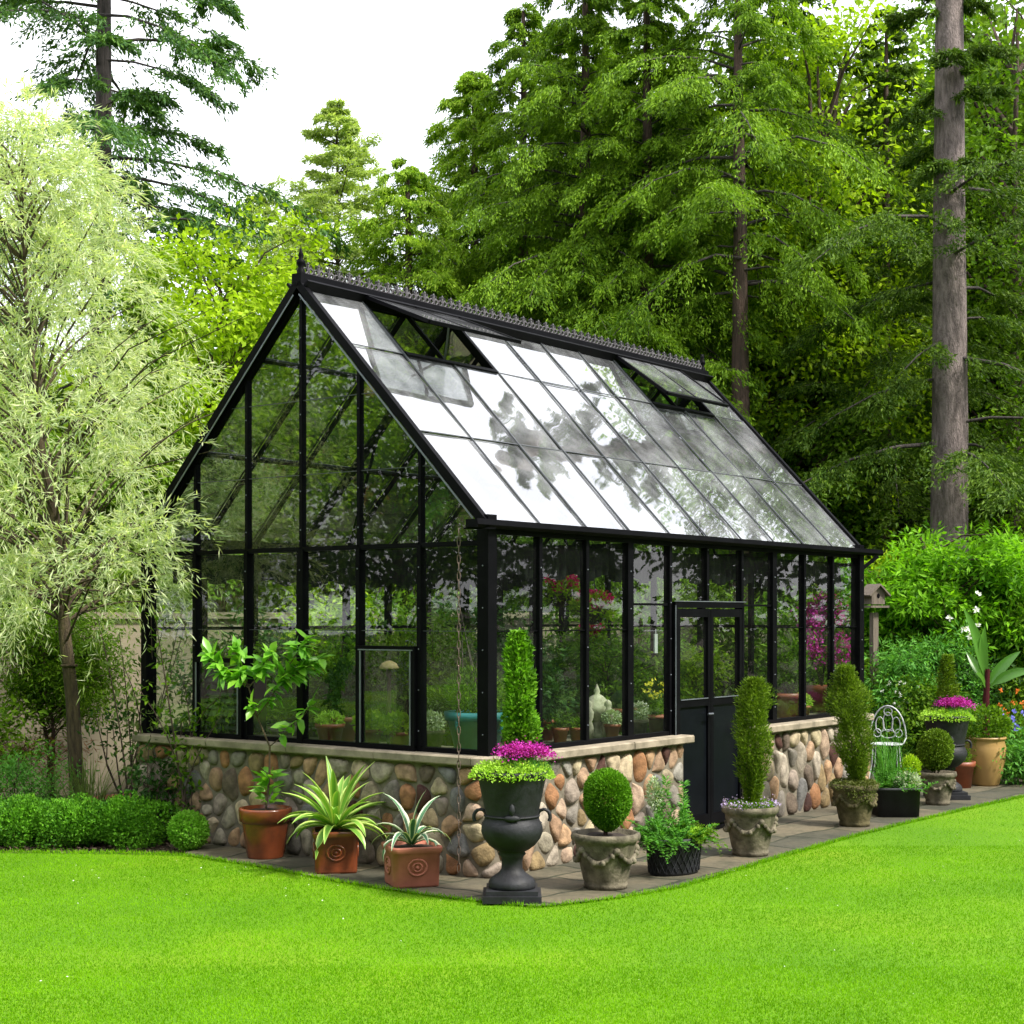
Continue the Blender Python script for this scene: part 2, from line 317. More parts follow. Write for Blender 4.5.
def conifer(seed, H, z0, Rr, nb, nbl, nl, L, W, rise=.15, droop=.45, hang=.25, prof=None, wood_r=.15, lean=(0, 0), trunk_n=12, gap=0, azr=None, bare=.12, clump=0, taper=.85):
    r = np.random.default_rng(seed); wd = MB(); lf = MB()
    zz = np.linspace(0, H, 9); wob = np.cumsum(r.normal(0, .012, (9, 2)), 0)
    tp = np.stack([lean[0] * zz + wob[:, 0], lean[1] * zz + wob[:, 1], zz - .1], -1)
    rad = wood_r * (1 - taper * (zz / H) ** 1.1); rad[0] *= 1.25
    wd.tube(tp, rad, trunk_n)
    PP, DD, NN = [], [], []
    for i in range(nb):
        t = (i + r.random()) / nb; 
        if gap and math.sin(i * .9 + seed) < -1 + gap: continue
        z = z0 + (H - z0) * t; a = i * 2.399 + r.normal(0, .5)
        if azr is not None: a = azr[0] + r.normal(0, azr[1])
        f = prof(t) if prof else (1 - t) ** .75 + .04
        Lb = Rr * f * r.uniform(.45, 1.2)
        if Lb < .12: Lb = .12
        rd = np.array([math.cos(a), math.sin(a), 0]); tg = np.array([-rd[1], rd[0], 0])
        rs = rise + r.normal(0, .15) + .35 * t; dr = droop * r.uniform(.7, 1.3)
        b0 = np.array([np.interp(z, zz, tp[:, 0]), np.interp(z, zz, tp[:, 1]), z])
        cur = lambda s: b0 + Lb * (rd * s[:, None] + tg * (np.sin(s * 3 + i)[:, None] * .05)) + np.stack([0 * s, 0 * s, Lb * (rs * s - dr * s * s)], -1)
        s5 = np.linspace(0, 1, 5); wd.tube(cur(s5), np.linspace(min(.035, .009 * Lb + .008) , .004, 5), 4, 1)
        k = max(5, int(nbl * (.35 + .65 * Lb / Rr))); s = bare + (1 - bare) * r.random(k) ** .8; sg = np.where(r.random(k) < .5, -1, 1)
        if clump: nc = max(2, int(Lb * 1.6)); cs = r.uniform(bare, 1, nc); s = np.where(r.random(k) < clump, np.clip(cs[r.integers(0, nc, k)] + r.normal(0, .035, k), .05, 1), s)
        base = cur(s); l2 = (.34 * Lb * (1.05 - .75 * s) + .13) * r.uniform(.5, 1.2, k)
        ang = np.radians(r.uniform(28, 75, k)); d2 = rd * np.cos(ang)[:, None] + tg * (np.sin(ang) * sg)[:, None] + np.array([0, 0, 1]) * (rs - 2 * dr * s * .6)[:, None] * .5
        d2 = nrm(d2); u = r.random((k, nl)) ** .8
        p = base[:, None] + d2[:, None] * (l2[:, None] * u)[..., None] + np.array([0, 0, -1]) * (hang * l2[:, None] * u ** 2)[..., None] + r.normal(0, .02 + .012 * Lb, (k, nl, 3)) * [1, 1, .7]
        ld = nrm(d2[:, None] + r.normal(0, .55, (k, nl, 3)) + np.array([0, 0, -1]) * hang * 1.5)
        PP.append(p.reshape(-1, 3)); DD.append(ld.reshape(-1, 3)); NN.append(nrm(np.array([0, 0, 1]) + r.normal(0, .8, (k * nl, 3))))
    P = np.concatenate(PP); n = len(P); lf.leaves(P, np.concatenate(DD), np.concatenate(NN), L * r.uniform(.6, 1.3, n), W * r.uniform(.7, 1.3, n))
    return wd, lf
def broad(seed, H, z0, rad, ncl, nl, L, W, clr=.5, wood_r=.1, trunks=1, flat=.5, droop=.0, shell=.75):
    r = np.random.default_rng(seed); wd = MB(); lf = MB(); rad = np.array(rad, float)
    cc = np.array([0, 0, (H + z0) / 2]); cen = []
    D = nrm(r.normal(size=(ncl, 3))); q = (1 - shell * r.random(ncl) ** 1.5) * lumps(D, 5, seed, .14)
    cen = cc + D * q[:, None] * rad
    for k in range(trunks):
        a = r.random() * 6.3; sp = .0 if trunks == 1 else .5
        zz = np.linspace(0, 1, 7); tp = np.stack([np.cos(a) * sp * zz * rad[0] + np.cumsum(r.normal(0, .03, 7)), np.sin(a) * sp * zz * rad[1] + np.cumsum(r.normal(0, .03, 7)), zz * H * .85], -1)
        wd.tube(tp, wood_r * (1 - .8 * zz), 8)
        for j in range(k, ncl, trunks * 2):
            c = cen[j]; h = min(max(c[2] - np.linalg.norm(c[:2]) * .8, z0 * .5), H * .8) / (H * .85)
            b = np.array([np.interp(h, zz, tp[:, i]) for i in range(3)]); md = (b + c) / 2 + [0, 0, .1 * H * .3]
            wd.tube([b, (b + md) / 2 + r.normal(0, .04, 3), md, c], [wood_r * .35, wood_r * .25, wood_r * .16, .006], 4)
    k = len(cen); off = np.clip(r.normal(size=(k, nl, 3)), -1.7, 1.7) * clr * r.uniform(.6, 1.25, (k, 1, 1)) * np.array([1, 1, .55]) * .62
    P = cen[:, None] + off; P[..., 2] -= droop * np.sum(off[..., :2] ** 2, -1) / clr
    P = P.reshape(-1, 3); n = len(P); o2 = off.reshape(-1, 3)
    LD = nrm(nrm(o2) * .7 + r.normal(0, .5, (n, 3)) + [0, 0, -.25]); lf.leaves(P, LD, nrm(r.normal(0, 1 - flat, (n, 3)) + np.array([0, 0, flat])), L * r.uniform(.6, 1.3, n), W * r.uniform(.7, 1.2, n))
    return wd, lf
def tree(name, label, loc, parts, wmat, lmat, cat='tree', rz=0, group=None, crown='crown'):
    t = thing(name, label, cat, loc, rz, group); parts[0].build('trunk', [wmat, bark_dark], t); parts[1].build(crown, lmat, t); return t
# ------------------------------------------------------------------ ground, lawn, paving
def ngon(name, pts, z, mat):
    mb = MB(); P = np.array([[p[0], p[1], z] for p in pts]); mb.add(P, [list(range(len(P)))]); o = mb.build(name, mat); o['kind'] = 'structure'; return o
def ground_mat():
    s = NT('forest_floor'); n1 = s.noise(1.2, 8); n2 = s.noise(35, 6)
    c = s.ramp(n1, [(.03, .02, .012), (.05, .035, .02), (.04, .055, .015)], pos=[.35, .5, .68]); c = s.mix(1, c, s.ramp(n2, [(.5, .5, .5), (1.3, 1.2, 1.1)], pos=[.35, .65]), 'MULTIPLY')
    p = s.n('ShaderNodeBsdfPrincipled'); s.l(c, p.inputs[0]); p.inputs['Roughness'].default_value = .95; s.l(s.bump(n2, .9, .03), p.inputs['Normal']); s.l(p.outputs[0], s.out.inputs[0]); return s.m
def lawn_mat():
    s = NT('lawn_turf'); n1 = s.noise(.45, 5); n2 = s.noise(60, 5)
    c = s.ramp(n1, [(.08, .21, .001), (.105, .245, .001), (.16, .28, .004)], pos=[.36, .5, .68]); c = s.mix(1, c, s.ramp(n2, [(.55, .6, .5), (1.15, 1.1, 1.1)], pos=[.35, .65]), 'MULTIPLY')
    p = s.n('ShaderNodeBsdfPrincipled'); s.l(c, p.inputs[0]); p.inputs['Roughness'].default_value = .8; p.inputs['Specular IOR Level'].default_value = .2; s.l(s.bump(n2, .8, .02), p.inputs['Normal']); s.l(p.outputs[0], s.out.inputs[0]); return s.m
def paving_mat():
    s = NT('flagstones'); tc = s.n('ShaderNodeTexCoord'); mp = s.n('ShaderNodeMapping'); mp.inputs['Rotation'].default_value = (0, 0, -TH); s.l(tc.outputs['Object'], mp.inputs[0])
    wn = s.n('ShaderNodeTexNoise'); wn.inputs['Scale'].default_value = 1.7; s.l(mp.outputs[0], wn.inputs['Vector'])
    va = s.n('ShaderNodeVectorMath', operation='SCALE'); va.inputs['Scale'].default_value = .30; s.l(wn.outputs['Color'], va.inputs[0])
    vb = s.n('ShaderNodeVectorMath', operation='ADD'); s.l(mp.outputs[0], vb.inputs[0]); s.l(va.outputs[0], vb.inputs[1])
    b = s.n('ShaderNodeTexBrick'); b.offset = .42; b.squash = 1.5; b.squash_frequency = 3
    for k, v in (('Scale', 1), ('Mortar Size', .016), ('Mortar Smooth', .3), ('Brick Width', .62), ('Row Height', .42), ('Bias', 0)): b.inputs[k].default_value = v
    b.inputs['Color1'].default_value = (.042, .043, .030, 1); b.inputs['Color2'].default_value = (.105, .092, .062, 1); b.inputs['Mortar'].default_value = (.02, .025, .01, 1); s.l(vb.outputs[0], b.inputs[0])
    n1 = s.noise(2.3, 7, rough=.65); n2 = s.noise(22, 6)
    c = s.mix(1, b.outputs['Color'], s.ramp(n1, [(.55, .6, .45), (1.1, 1.05, .95), (1.4, 1.25, 1.05)], pos=[.33, .5, .7]), 'MULTIPLY'); c = s.mix(1, c, s.ramp(n2, [(.7, .7, .7), (1.15, 1.15, 1.15)], pos=[.3, .7]), 'MULTIPLY')
    h = s.mix(.5, b.outputs['Fac'], n2); inv = s.n('ShaderNodeMath', operation='SUBTRACT'); inv.inputs[0].default_value = 1; s.l(b.outputs['Fac'], inv.inputs[1]); ad = s.n('ShaderNodeMath', operation='MULTIPLY_ADD'); s.l(n2, ad.inputs[0]); ad.inputs[1].default_value = .35; s.l(inv.outputs[0], ad.inputs[2])
    p = s.n('ShaderNodeBsdfPrincipled'); s.l(c, p.inputs[0]); p.inputs['Roughness'].default_value = .75; s.l(s.bump(ad.outputs[0], .8, .012), p.inputs['Normal']); s.l(p.outputs[0], s.out.inputs[0]); return s.m
mb = MB(); mb.add([[-220, -220, -.02], [220, -220, -.02], [220, 260, -.02], [-220, 260, -.02]], [[0, 1, 2, 3]]); mb.build('ground', ground_mat())['kind'] = 'structure'
edge_px = [(-260, 850), (-120, 852), (0, 853), (120, 854), (185, 856), (250, 866), (330, 881), (384, 890), (440, 898), (500, 905), (537, 908), (560, 906), (620, 899), (680, 888), (730, 873), (790, 855), (850, 838), (910, 823), (970, 809), (1024, 797), (1100, 782)]
EDGE = np.array([gp(*p)[:2] for p in edge_px])
lawn_poly = [tuple(p) for p in EDGE] + [(9.5, 22), (26, 24), (26, -16), (-26, -16), (-26, 13.2), (-8, 12.7)]
ngon('lawn', lawn_poly, 0.0, lawn_mat())
pav = [tuple(p) for p in EDGE[4:]] + [gp(1100, 757)[:2], G(8.6, 1.2)[:2], G(6.4, 1.0)[:2], G(6.4, .4)[:2], G(.3, .4)[:2], G(.3, 3.0)[:2], gp(190, 836)[:2]]
ngon('paving', pav, 0.012, paving_mat())
gf = MB(); gf.add([G(.05, .05, .018), G(6.05, .05, .018), G(6.05, 3.6, .018), G(.05, 3.6, .018)], [[0, 1, 2, 3]])
gf.build('greenhouse_floor', solid('gravel', (.16, .15, .13), .95, (.07, .065, .055), 40, .8, .01))['kind'] = 'structure'

def in_poly(P, poly):
    x, y = P[:, 0], P[:, 1]; ins = np.zeros(len(P), bool); n = len(poly)
    for i in range(n):
        x1, y1 = poly[i]; x2, y2 = poly[(i + 1) % n]
        if y1 == y2: continue
        c = ((y1 > y) != (y2 > y)) & (x < (x2 - x1) * (y - y1) / (y2 - y1) + x1); ins ^= c
    return ins
def grass(n, y0, y1, dens):
    Y = rng.uniform(y0, y1, n); X = rng.uniform(-1, 1, n) * (Y * .345 + .9); P = np.stack([X, Y, np.zeros(n)], -1)
    P = P[in_poly(P, lawn_poly)]; return P
def grass_side(n):
    Y = rng.uniform(5.5, 17, n); u = rng.random(n) ** 2 * 6; X = np.where(rng.random(n) < .5, -1, 1) * (Y * .345 + .6 + u); P = np.stack([X, Y, np.zeros(n)], -1); return P[in_poly(P, lawn_poly)]
P = np.vstack([grass_side(150000), grass(130000, 6.6, 8.4, 0), grass(190000, 8.4, 12.8, 0), grass(60000, 12.6, 17.5, 0)])
k = len(P); D = nrm(np.stack([rng.normal(0, .45, k), rng.normal(0, .45, k), np.ones(k)], -1))
mb = MB(); mb.leaves(P - [0, 0, .004], D, rdir(k), rng.uniform(.012, .024, k), .0045 + .0006 * P[:, 1] / 8, fold=.2, mid=.35)
# ragged longer tufts where the turf meets the stone
e = []
for a, b in zip(EDGE[2:-1], EDGE[3:]):
    m = int(np.linalg.norm(b - a) * 700); t = rng.random(m)[:, None]; q = a + (b - a) * t; e.append(np.hstack([q + rng.normal(0, .012, (m, 2)), np.zeros((m, 1))]))
e = np.vstack(e); mb.leaves(e, nrm(rng.normal(0, .5, e.shape) + [0, 0, .8]), rdir(len(e)), rng.uniform(.02, .05, len(e)), .005)
tag(mb.build('grass', grass_l), 'short bright green mown grass of the lawn', 'grass', kind='stuff')
q = gp(180, 880)[:2] + rng.normal(0, 1, (110, 2)) * [1.6, .5]; q = np.vstack([q, np.stack([rng.uniform(-4, 5, 50), rng.uniform(7.5, 14, 50)], -1)]); q = q[in_poly(q, lawn_poly)]; k = len(q); mb = MB()
mb.leaves(np.hstack([q, rng.uniform(.014, .022, (k, 1))]), rdir(k) * [1, 1, .2], np.array([0, 0, 1]) + rng.normal(0, .3, (k, 3)), rng.uniform(.008, .017, k), rng.uniform(.006, .010, k)); tag(mb.build('fallen_petals', white_f), 'tiny pale petals scattered over the lawn', 'petals', kind='stuff')
# mulch litter in the bed
mb = MB(); m = 9000; t = rng.random(m); q = np.stack([rng.uniform(-6, -2.3, m), rng.uniform(12.3, 15.2, m)], -1); q = q[~in_poly(q, lawn_poly) & ~in_poly(q, [tuple(p) for p in pav])]
lx, ly = to_local(q); q = q[~((lx > -.15) & (ly > -.1))]; m = len(q)
mb.leaves(np.hstack([q, rng.uniform(-.015, .012, (m, 1))]), nrm(rng.normal(size=(m, 3)) * [1, 1, .25]), np.array([0, 0, 1]) + rng.normal(0, .5, (m, 3)), rng.uniform(.02, .06, m), rng.uniform(.008, .02, m))
tag(mb.build('bark_mulch', leaf_mat('mulch_chips', [(.03, .018, .012), (.07, .045, .03), (.13, .10, .075)], 0)), 'dark bark chips covering the planting bed', 'mulch', kind='stuff')

# ------------------------------------------------------------------ greenhouse
GH = thing('greenhouse', 'black framed glass greenhouse with steep glazed roof on a cobblestone base', 'greenhouse', G(0, 0, 0), TH)
WL, WG, ZS, ZE, ZR, OV = 6.1, 3.66, .867, 2.52, 4.44, .01
SL = (ZR - ZE) / (WG / 2 + OV)
def zroof(y): return ZE + SL * (min(y, WG - y) + OV)
def voronoi(pts, box_):
    out = []
    for i, p in enumerate(pts):
        poly = [(box_[0], box_[1]), (box_[2], box_[1]), (box_[2], box_[3]), (box_[0], box_[3])]
        d = np.linalg.norm(pts - p, axis=1); 
        for j in np.argsort(d)[1:18]:
            q = pts[j]; mid = (p + q) / 2; n = q - p; new = []
            for a, b in zip(poly, poly[1:] + poly[:1]):
                a = np.array(a); b = np.array(b); da = (a - mid) @ n; db = (b - mid) @ n
                if da <= 0: new.append(a)
                if da * db < 0: new.append(a + (b - a) * da / (da - db))
            poly = new
            if len(poly) < 3: break
        if len(poly) >= 3: out.append(np.array(poly))
    return out
def cobble_wall(path, U, z0, z1, seed, stretch):
    r = np.random.default_rng(seed); pts = []; rad = []
    for size, tries in ((.115, 60), (.09, 400), (.068, 1800), (.048, 4500)):
        for _ in range(tries):
            p = np.array([r.uniform(.02, U - .02), r.uniform(z0 + .03, z1 - .03)]); q = np.array([p[0], p[1] / stretch])
            if all(np.linalg.norm(q - np.array([b[0], b[1] / stretch])) > (size + rb) * .93 for b, rb in zip(pts, rad)): pts.append(p); rad.append(size)
    pts = np.array(pts); S = np.array([1, 1 / stretch]); cells = voronoi(pts * S, (0, z0 / stretch, U, z1 / stretch)); mb = MB()
    for c in cells:
        c = c / S; ce = c.mean(0); ar = .5 * abs(np.dot(c[:, 0], np.roll(c[:, 1], 1)) - np.dot(c[:, 1], np.roll(c[:, 0], 1)))
        if ar < .0022: continue
        for _ in range(2): nx = np.roll(c, -1, 0); c = np.stack([c * .75 + nx * .25, c * .25 + nx * .75], 1).reshape(-1, 2)
        if len(c) > 64: c = c[::2]
        k = len(c); sz = math.sqrt(ar); hgt = min(.05, .014 + sz * r.uniform(.10, .28)); tl = r.normal(0, .12, 2); d = c - ce; ln = np.linalg.norm(d, axis=1, keepdims=True); gap = r.uniform(.004, .011)
        rings = []; wob = 1 + .05 * np.sin(np.arange(k) * 2 * math.pi / k * r.integers(2, 4) + r.uniform(0, 6))[:, None] + .02 * np.sin(np.arange(k) * 2 * math.pi / k * 5 + r.uniform(0, 6))[:, None] + r.normal(0, .008, (k, 1)) - .03
        for sc, h in ((1.0, -.02), (.985, .25), (.90, .62), (.72, .86), (.42, .97)):
            q = ce + d * np.maximum((ln - gap) / ln, .5) * sc * wob
            hh = h * hgt + ((q - ce) @ tl) * max(h, 0)
            rings.append(path(q[:, 0], q[:, 1], hh))
        V = np.vstack(rings + [path(ce[None, 0], ce[None, 1], np.array([hgt]))]); j = np.arange(k); j2 = (j + 1) % k
        Q = np.vstack([np.stack([a * k + j, a * k + j2, (a + 1) * k + j2, (a + 1) * k + j], -1) for a in range(4)]); base = mb.n
        mb.add(V, Q, 0, True); mb.F.append((np.stack([4 * k + j, 4 * k + j2, np.full(k, 5 * k)], -1) + base, 0, True))
    return mb
rc = .14; OFF = .10
def make_path(L1, L2, flip=False):            # gable run, rounded corner, long-wall run; flip: the far corner instead
    def f(u, z, h):
        u = np.asarray(u, float); h = np.broadcast_to(h, u.shape); z = np.broadcast_to(z, u.shape)
        a1 = L1; a2 = L1 + rc * math.pi / 2
        th = np.clip((u - a1) / rc, 0, math.pi / 2)
        if not flip:
            cx, cy = -OFF + rc, -OFF + rc
            nx, ny = -np.cos(th), -np.sin(th); x = cx + nx * (rc + h); y = cy + ny * (rc + h)
            y = y + np.where(u < a1, a1 - u, 0); x = x + np.where(u > a2, u - a2, 0)
        else:
            cx, cy = WL + OFF - rc, -OFF + rc
            nx, ny = np.sin(th), -np.cos(th); x = cx + nx * (rc + h); y = cy + ny * (rc + h)
            x = x - np.where(u < a1, a1 - u, 0); y = y + np.where(u > a2, u - a2, 0)
        return np.stack([x, y, z], -1)
    return f
def strip(path, us, prof, m=0):               # sweep (height offset, z) profile along u
    mb = MB(); V = np.stack([path(us, np.full(len(us), z), np.full(len(us), h)) for h, z in prof], 1); k = len(prof); n = len(us)
    i = np.arange(n - 1)[:, None] * k; j = np.arange(k)[None]; j2 = (j + 1) % k
    mb.add(V.reshape(-1, 3), np.stack([i + j, i + k + j, i + k + j2, i + j2], -1).reshape(-1, 4), m)
    for e in (0, n - 1): mb.F.append((np.array([list(range(e * k, e * k + k))]), m, False))
    return mb
LA = WG + OFF - rc; LB = 2.44 + OFF - rc + .06; UA = LA + rc * math.pi / 2 + LB
pa = make_path(LA, LB); LC = WL + OFF - rc - 3.66 + .06; UB = LC + rc * math.pi / 2 + .5; pb = make_path(LC, .5, True)
for path, U, sd, st, L1 in ((pa, UA, 5, 1.15, LA), (pb, UB, 9, 1.5, LC)):
    us = np.unique(np.concatenate([np.linspace(0, L1, 12), np.linspace(L1, L1 + rc * math.pi / 2, 7), np.linspace(L1 + rc * math.pi / 2, U, 8)]))
    base = strip(path, us, [(.012, -.1), (.012, .80), (-.16, .80), (-.16, -.1)]).build('stone_base', mortar_m, GH)
    cobble_wall(path, U, .0, .795, sd, st).build('cobbles', stone_m, base)
    nb = max(2, round(U / .95)); u0 = -.03; sl_ = MB(); cuts = np.linspace(-.0, U + .07, nb + 1)
    for a, b in zip(cuts[:-1], cuts[1:]):
        uu = np.unique(np.concatenate([[a + .002, b - .002], us[(us > a + .01) & (us < b - .01)]]))
        j = rng.normal(0, .002)
        s_ = strip(path, uu, [(.07 + j, .803), (.078 + j, .812), (.078 + j, .857), (.068 + j, .867), (-.17, .867), (-.17, .803)])
        for V in s_.V: sl_.add(V, s_.F[0][0]); 
        n_ = len(uu) * 6
        for f_, _, _ in s_.F[1:]: sl_.F.append((f_ + sl_.n - n_, 0, False))
    sl_.build('sill', sill_m, GH)
mb = MB(); mb.box((WL + .02, WG / 2 + .1, .4), (.16, WG - .4, .80)); mb.box((WL / 2, WG + .02, .40), (WL, .16, .80)); mb.box((WL+.02, WG / 2 + .1, .833), (.22, WG - .4, .066)); mb.box((WL / 2, WG + .02, .833), (WL - .1, .22, .066)); mb.build('rear_base', mortar_m, GH)

def part(name, mb, mat=black, parent=GH): return mb.build(name, mat, parent)
def post(x, y, z0, z1, wx, wy):
    mb = MB(); mb.box((x, y, (z0 + z1) / 2), (wx, wy, z1 - z0))
    if x < .01 or y < .01:                       # screw heads catch the light
        for z in np.arange(z0 + .15, z1 - .05, .3):
            if x < .01: mb.sphere((x - wx / 2, y, z), .006, 6, 1)
            else: mb.sphere((x, y - wy / 2, z), .006, 6, 1)
    mb.build('post', [black, edge_alu], GH)
for i in range(11):                              # long walls
    x = i * BAY; cor = i in (0, 10); th = .10 if cor else (.08 if i in (3, 7) else .038)
    if i == 5: post(x, 0, 1.98, ZE - .02, th, .06)
    else: post(x, 0, 0.02 if i in (4, 6) else ZS, ZE + (.06 if cor else -.02), th, .10 if cor else .06)
    post(x, WG, ZS, ZE - .02, th if not cor else .11, .07)
for i in range(1, 6):                            # gables
    y = i * BAY; th = .065 if i == 3 else .038
    for x in (0, WL): post(x, y, ZS, 2.38, .07, th); post(x, y, 2.38, zroof(y) - .05, .05, .03)
for x in (0, WL): mb = MB(); mb.box((x, WG / 2, 2.38), (.05, WG - .13, .035)); part('tie_beam', mb)
mb = MB()
for y in (0, WG): mb.box((WL / 2, y, ZE - .03), (WL - .12, .064, .09)); mb.box((WL / 2, y, ZS + .018), (WL - .13, .062, .034)) if y else None
for a, b in ((.06, 2.41), (3.69, 6.04)): mb.box(((a + b) / 2, 0, ZS + .018), (b - a, .062, .034))
for x in (0, WL): mb.box((x, WG / 2, ZS + .018), (.062, WG - .13, .034))
part('wall_plate', mb)
mb = MB()                                        # horizontal glazing bars over the whole door wall at transom height
for a, b in ((.06, 1.79), (1.88, 2.41), (3.69, 4.22), (4.32, 6.04)): mb.box(((a + b) / 2, -.005, 1.955 if b in (2.41, 4.22) else 1.75), (b - a, .02, .018 if b in (2.41, 4.22) else .008), m=0)
mb.box((WL / 2, WG, 1.75), (WL - .1, .02, .03)); mb.box((WL, WG / 2, 1.75), (.02, WG - .1, .03))
part('glazing_rail', mb)
# glass, one part per bay
def pane(mb, Q, tilt=.004):
    Q = np.array(Q, float); n = nrm(np.cross(Q[1] - Q[0], Q[-1] - Q[0])); k = len(Q); d = rng.normal(0, tilt, 2); c = Q.mean(0)
    a = nrm(Q[1] - Q[0]); b = np.cross(n, a); Q = Q + n * (((Q - c) @ a) * d[0] + ((Q - c) @ b) * d[1])[:, None]
    Q = c + (Q - c) * .992 + n * rng.normal(0, .0012); mb.add(Q, [list(range(k))])
for i in range(10):
    a, b = i * BAY, (i + 1) * BAY
    for y in (0, WG):
        rows = [ZS + .03, 1.75, ZE - .06]
        if y == 0 and i in (4, 5): rows = [1.99, ZE - .06]
        mb = MB()
        for z0, z1 in zip(rows[:-1], rows[1:]): pane(mb, [(a, y, z0), (b, y, z0), (b, y, z1), (a, y, z1)])
        part('glass_pane', mb, glass)
for i in range(6):
    a, b = i * BAY, (i + 1) * BAY
    for x in (0, WL):
        mb = MB(); rows = [ZS + .03, 1.62 if i == 1 else 1.75, 2.38, 2.96, 3.54, 4.6]
        for z0, z1 in zip(rows[:-1], rows[1:]):
            za, zb = zroof(a) - .03, zroof(b) - .03
            if max(za, zb) <= z0: continue
            poly = [(a, z0), (b, z0), (b, z1), (a, z1)]; new = []
            for p, q in zip(poly, poly[1:] + poly[:1]):
                fp = p[1] - (za + (zb - za) * (p[0] - a) / BAY); fq = q[1] - (za + (zb - za) * (q[0] - a) / BAY)
                if fp <= 0: new.append(p)
                if fp * fq < 0: t = fp / (fp - fq); new.append((p[0] + (q[0] - p[0]) * t, p[1] + (q[1] - p[1]) * t))
            if len(new) >= 3: pane(mb, [(x, p[0], p[1]) for p in new])
        if mb.n: part('glass_pane', mb, glass)
for x in (0, WL):
    mb = MB(); mb.box((x - .004, WG / 2, 1.75), (.010, WG - .15, .005))
    for z in (2.96, 3.54): mb.box((x - .004, WG / 2, z), (.010, 2 * (WG / 2 + OV - (z - ZE) / SL) - .1, .006))
    mb.box((x - .004, WG / 2, 2.6), (.008, .02, 2.3)); part('glazing_clip', mb, bar_m)
# roof
def S(x, v, off=0, side=0):
    y = -OV + v * (WG / 2 + OV); z = ZE + SL * (y + OV); n = nrm(np.array([0, -SL, 1])); p = np.array([x, y, z]) + n * off
    if side: p[1] = WG - p[1]
    return p
VR = [0, .36, .73, .985]; vent_b = {0: [(1, 3), (7, 9)]}
for side in (0, 1):
    for i in range(10):
        mb = MB(); a, b = i * BAY + (-.03 if i == 0 else 0), (i + 1) * BAY + (.03 if i == 9 else 0)
        for r_ in range(3):
            if r_ == 2 and side == 0 and any(p <= i < q for p, q in vent_b[0]): continue
            pane(mb, [S(a, VR[r_], .012, side), S(b, VR[r_], .012, side), S(b, VR[r_ + 1], .012, side), S(a, VR[r_ + 1], .012, side)], .008)
        part('roof_glass', mb, roofglass)
    for i in range(11):
        x = i * BAY; mb = MB(); heavy = i in (0, 3, 7, 10)
        mb.bar(S(x, 0, -.025, side), S(x, .99, -.025, side), .045 if heavy else .025, .05 if heavy else .035, (0, -SL, 1) if not side else (0, SL, 1))
        part('rafter', mb)
        if 0 < i < 10:
            mb = MB(); top = .72 if (side == 0 and any(p < i < q for p, q in vent_b[0])) else .985
            mb.bar(S(x, .005, .022, side), S(x, top, .022, side), .014, .012, (0, -SL, 1) if not side else (0, SL, 1)); part('glazing_bar', mb, bar_m if side == 0 else black)
    mb = MB()
    for r_ in (1, 2):
        mb.bar(S(-.05, VR[r_], -.02, side), S(WL + .05, VR[r_], -.02, side), .03, .03, (0, -SL, 1))
    part('purlin', mb)
    mb = MB()
    for r_ in (1, 2): mb.bar(S(-.06, VR[r_], .02, side), S(WL + .06, VR[r_], .02, side), .008, .006, (0, -SL, 1))
    part('glass_lap', mb, bar_m)
    for xx in (-.045, WL + .045):                  # raking verge trims
        mb = MB(); mb.bar(S(xx, -.01, .01, side), S(xx, 1.0, .01, side), .05, .06, (0, -SL, 1) if not side else (0, SL, 1)); part('verge_trim', mb)
        if xx < 0:
            mb = MB(); mb.bar(S(xx - .028, .03, -.035, side), S(xx - .028, .97, -.035, side), .006, .012, (0, -SL, 1) if not side else (0, SL, 1)); part('verge_bead', mb, edge_alu)
# gutters
for side in (0, 1):
    mb = MB(); y = -OV - .05; x0, x1 = -.25, WL + .38
    pr = [(-.05, .03), (-.055, -.01), (-.03, -.03), (.04, -.03), (.05, .02), (.042, .02), (.035, -.022), (-.025, -.022), (-.047, -.005), (-.042, .03)]
    if side: pr = [(-p[0], p[1]) for p in pr]
    yy = y if not side else WG - y
    V = np.array([[x, yy + p[0], ZE - .01 + p[1]] for x in (x0, x1) for p in pr]); k = len(pr); j = np.arange(k)
    mb.add(V, np.stack([j, (j + 1) % k, k + (j + 1) % k, k + j], -1))
    for x in (x0, x1): mb.box((x, yy, ZE - .012), (.01, .10, .055))
    part('gutter', mb)
mb = MB(); mb.bar((WL, 0.0, 2.30), (WL + .22, -.12, 2.47), .03, .03); part('gutter_bracket', mb)
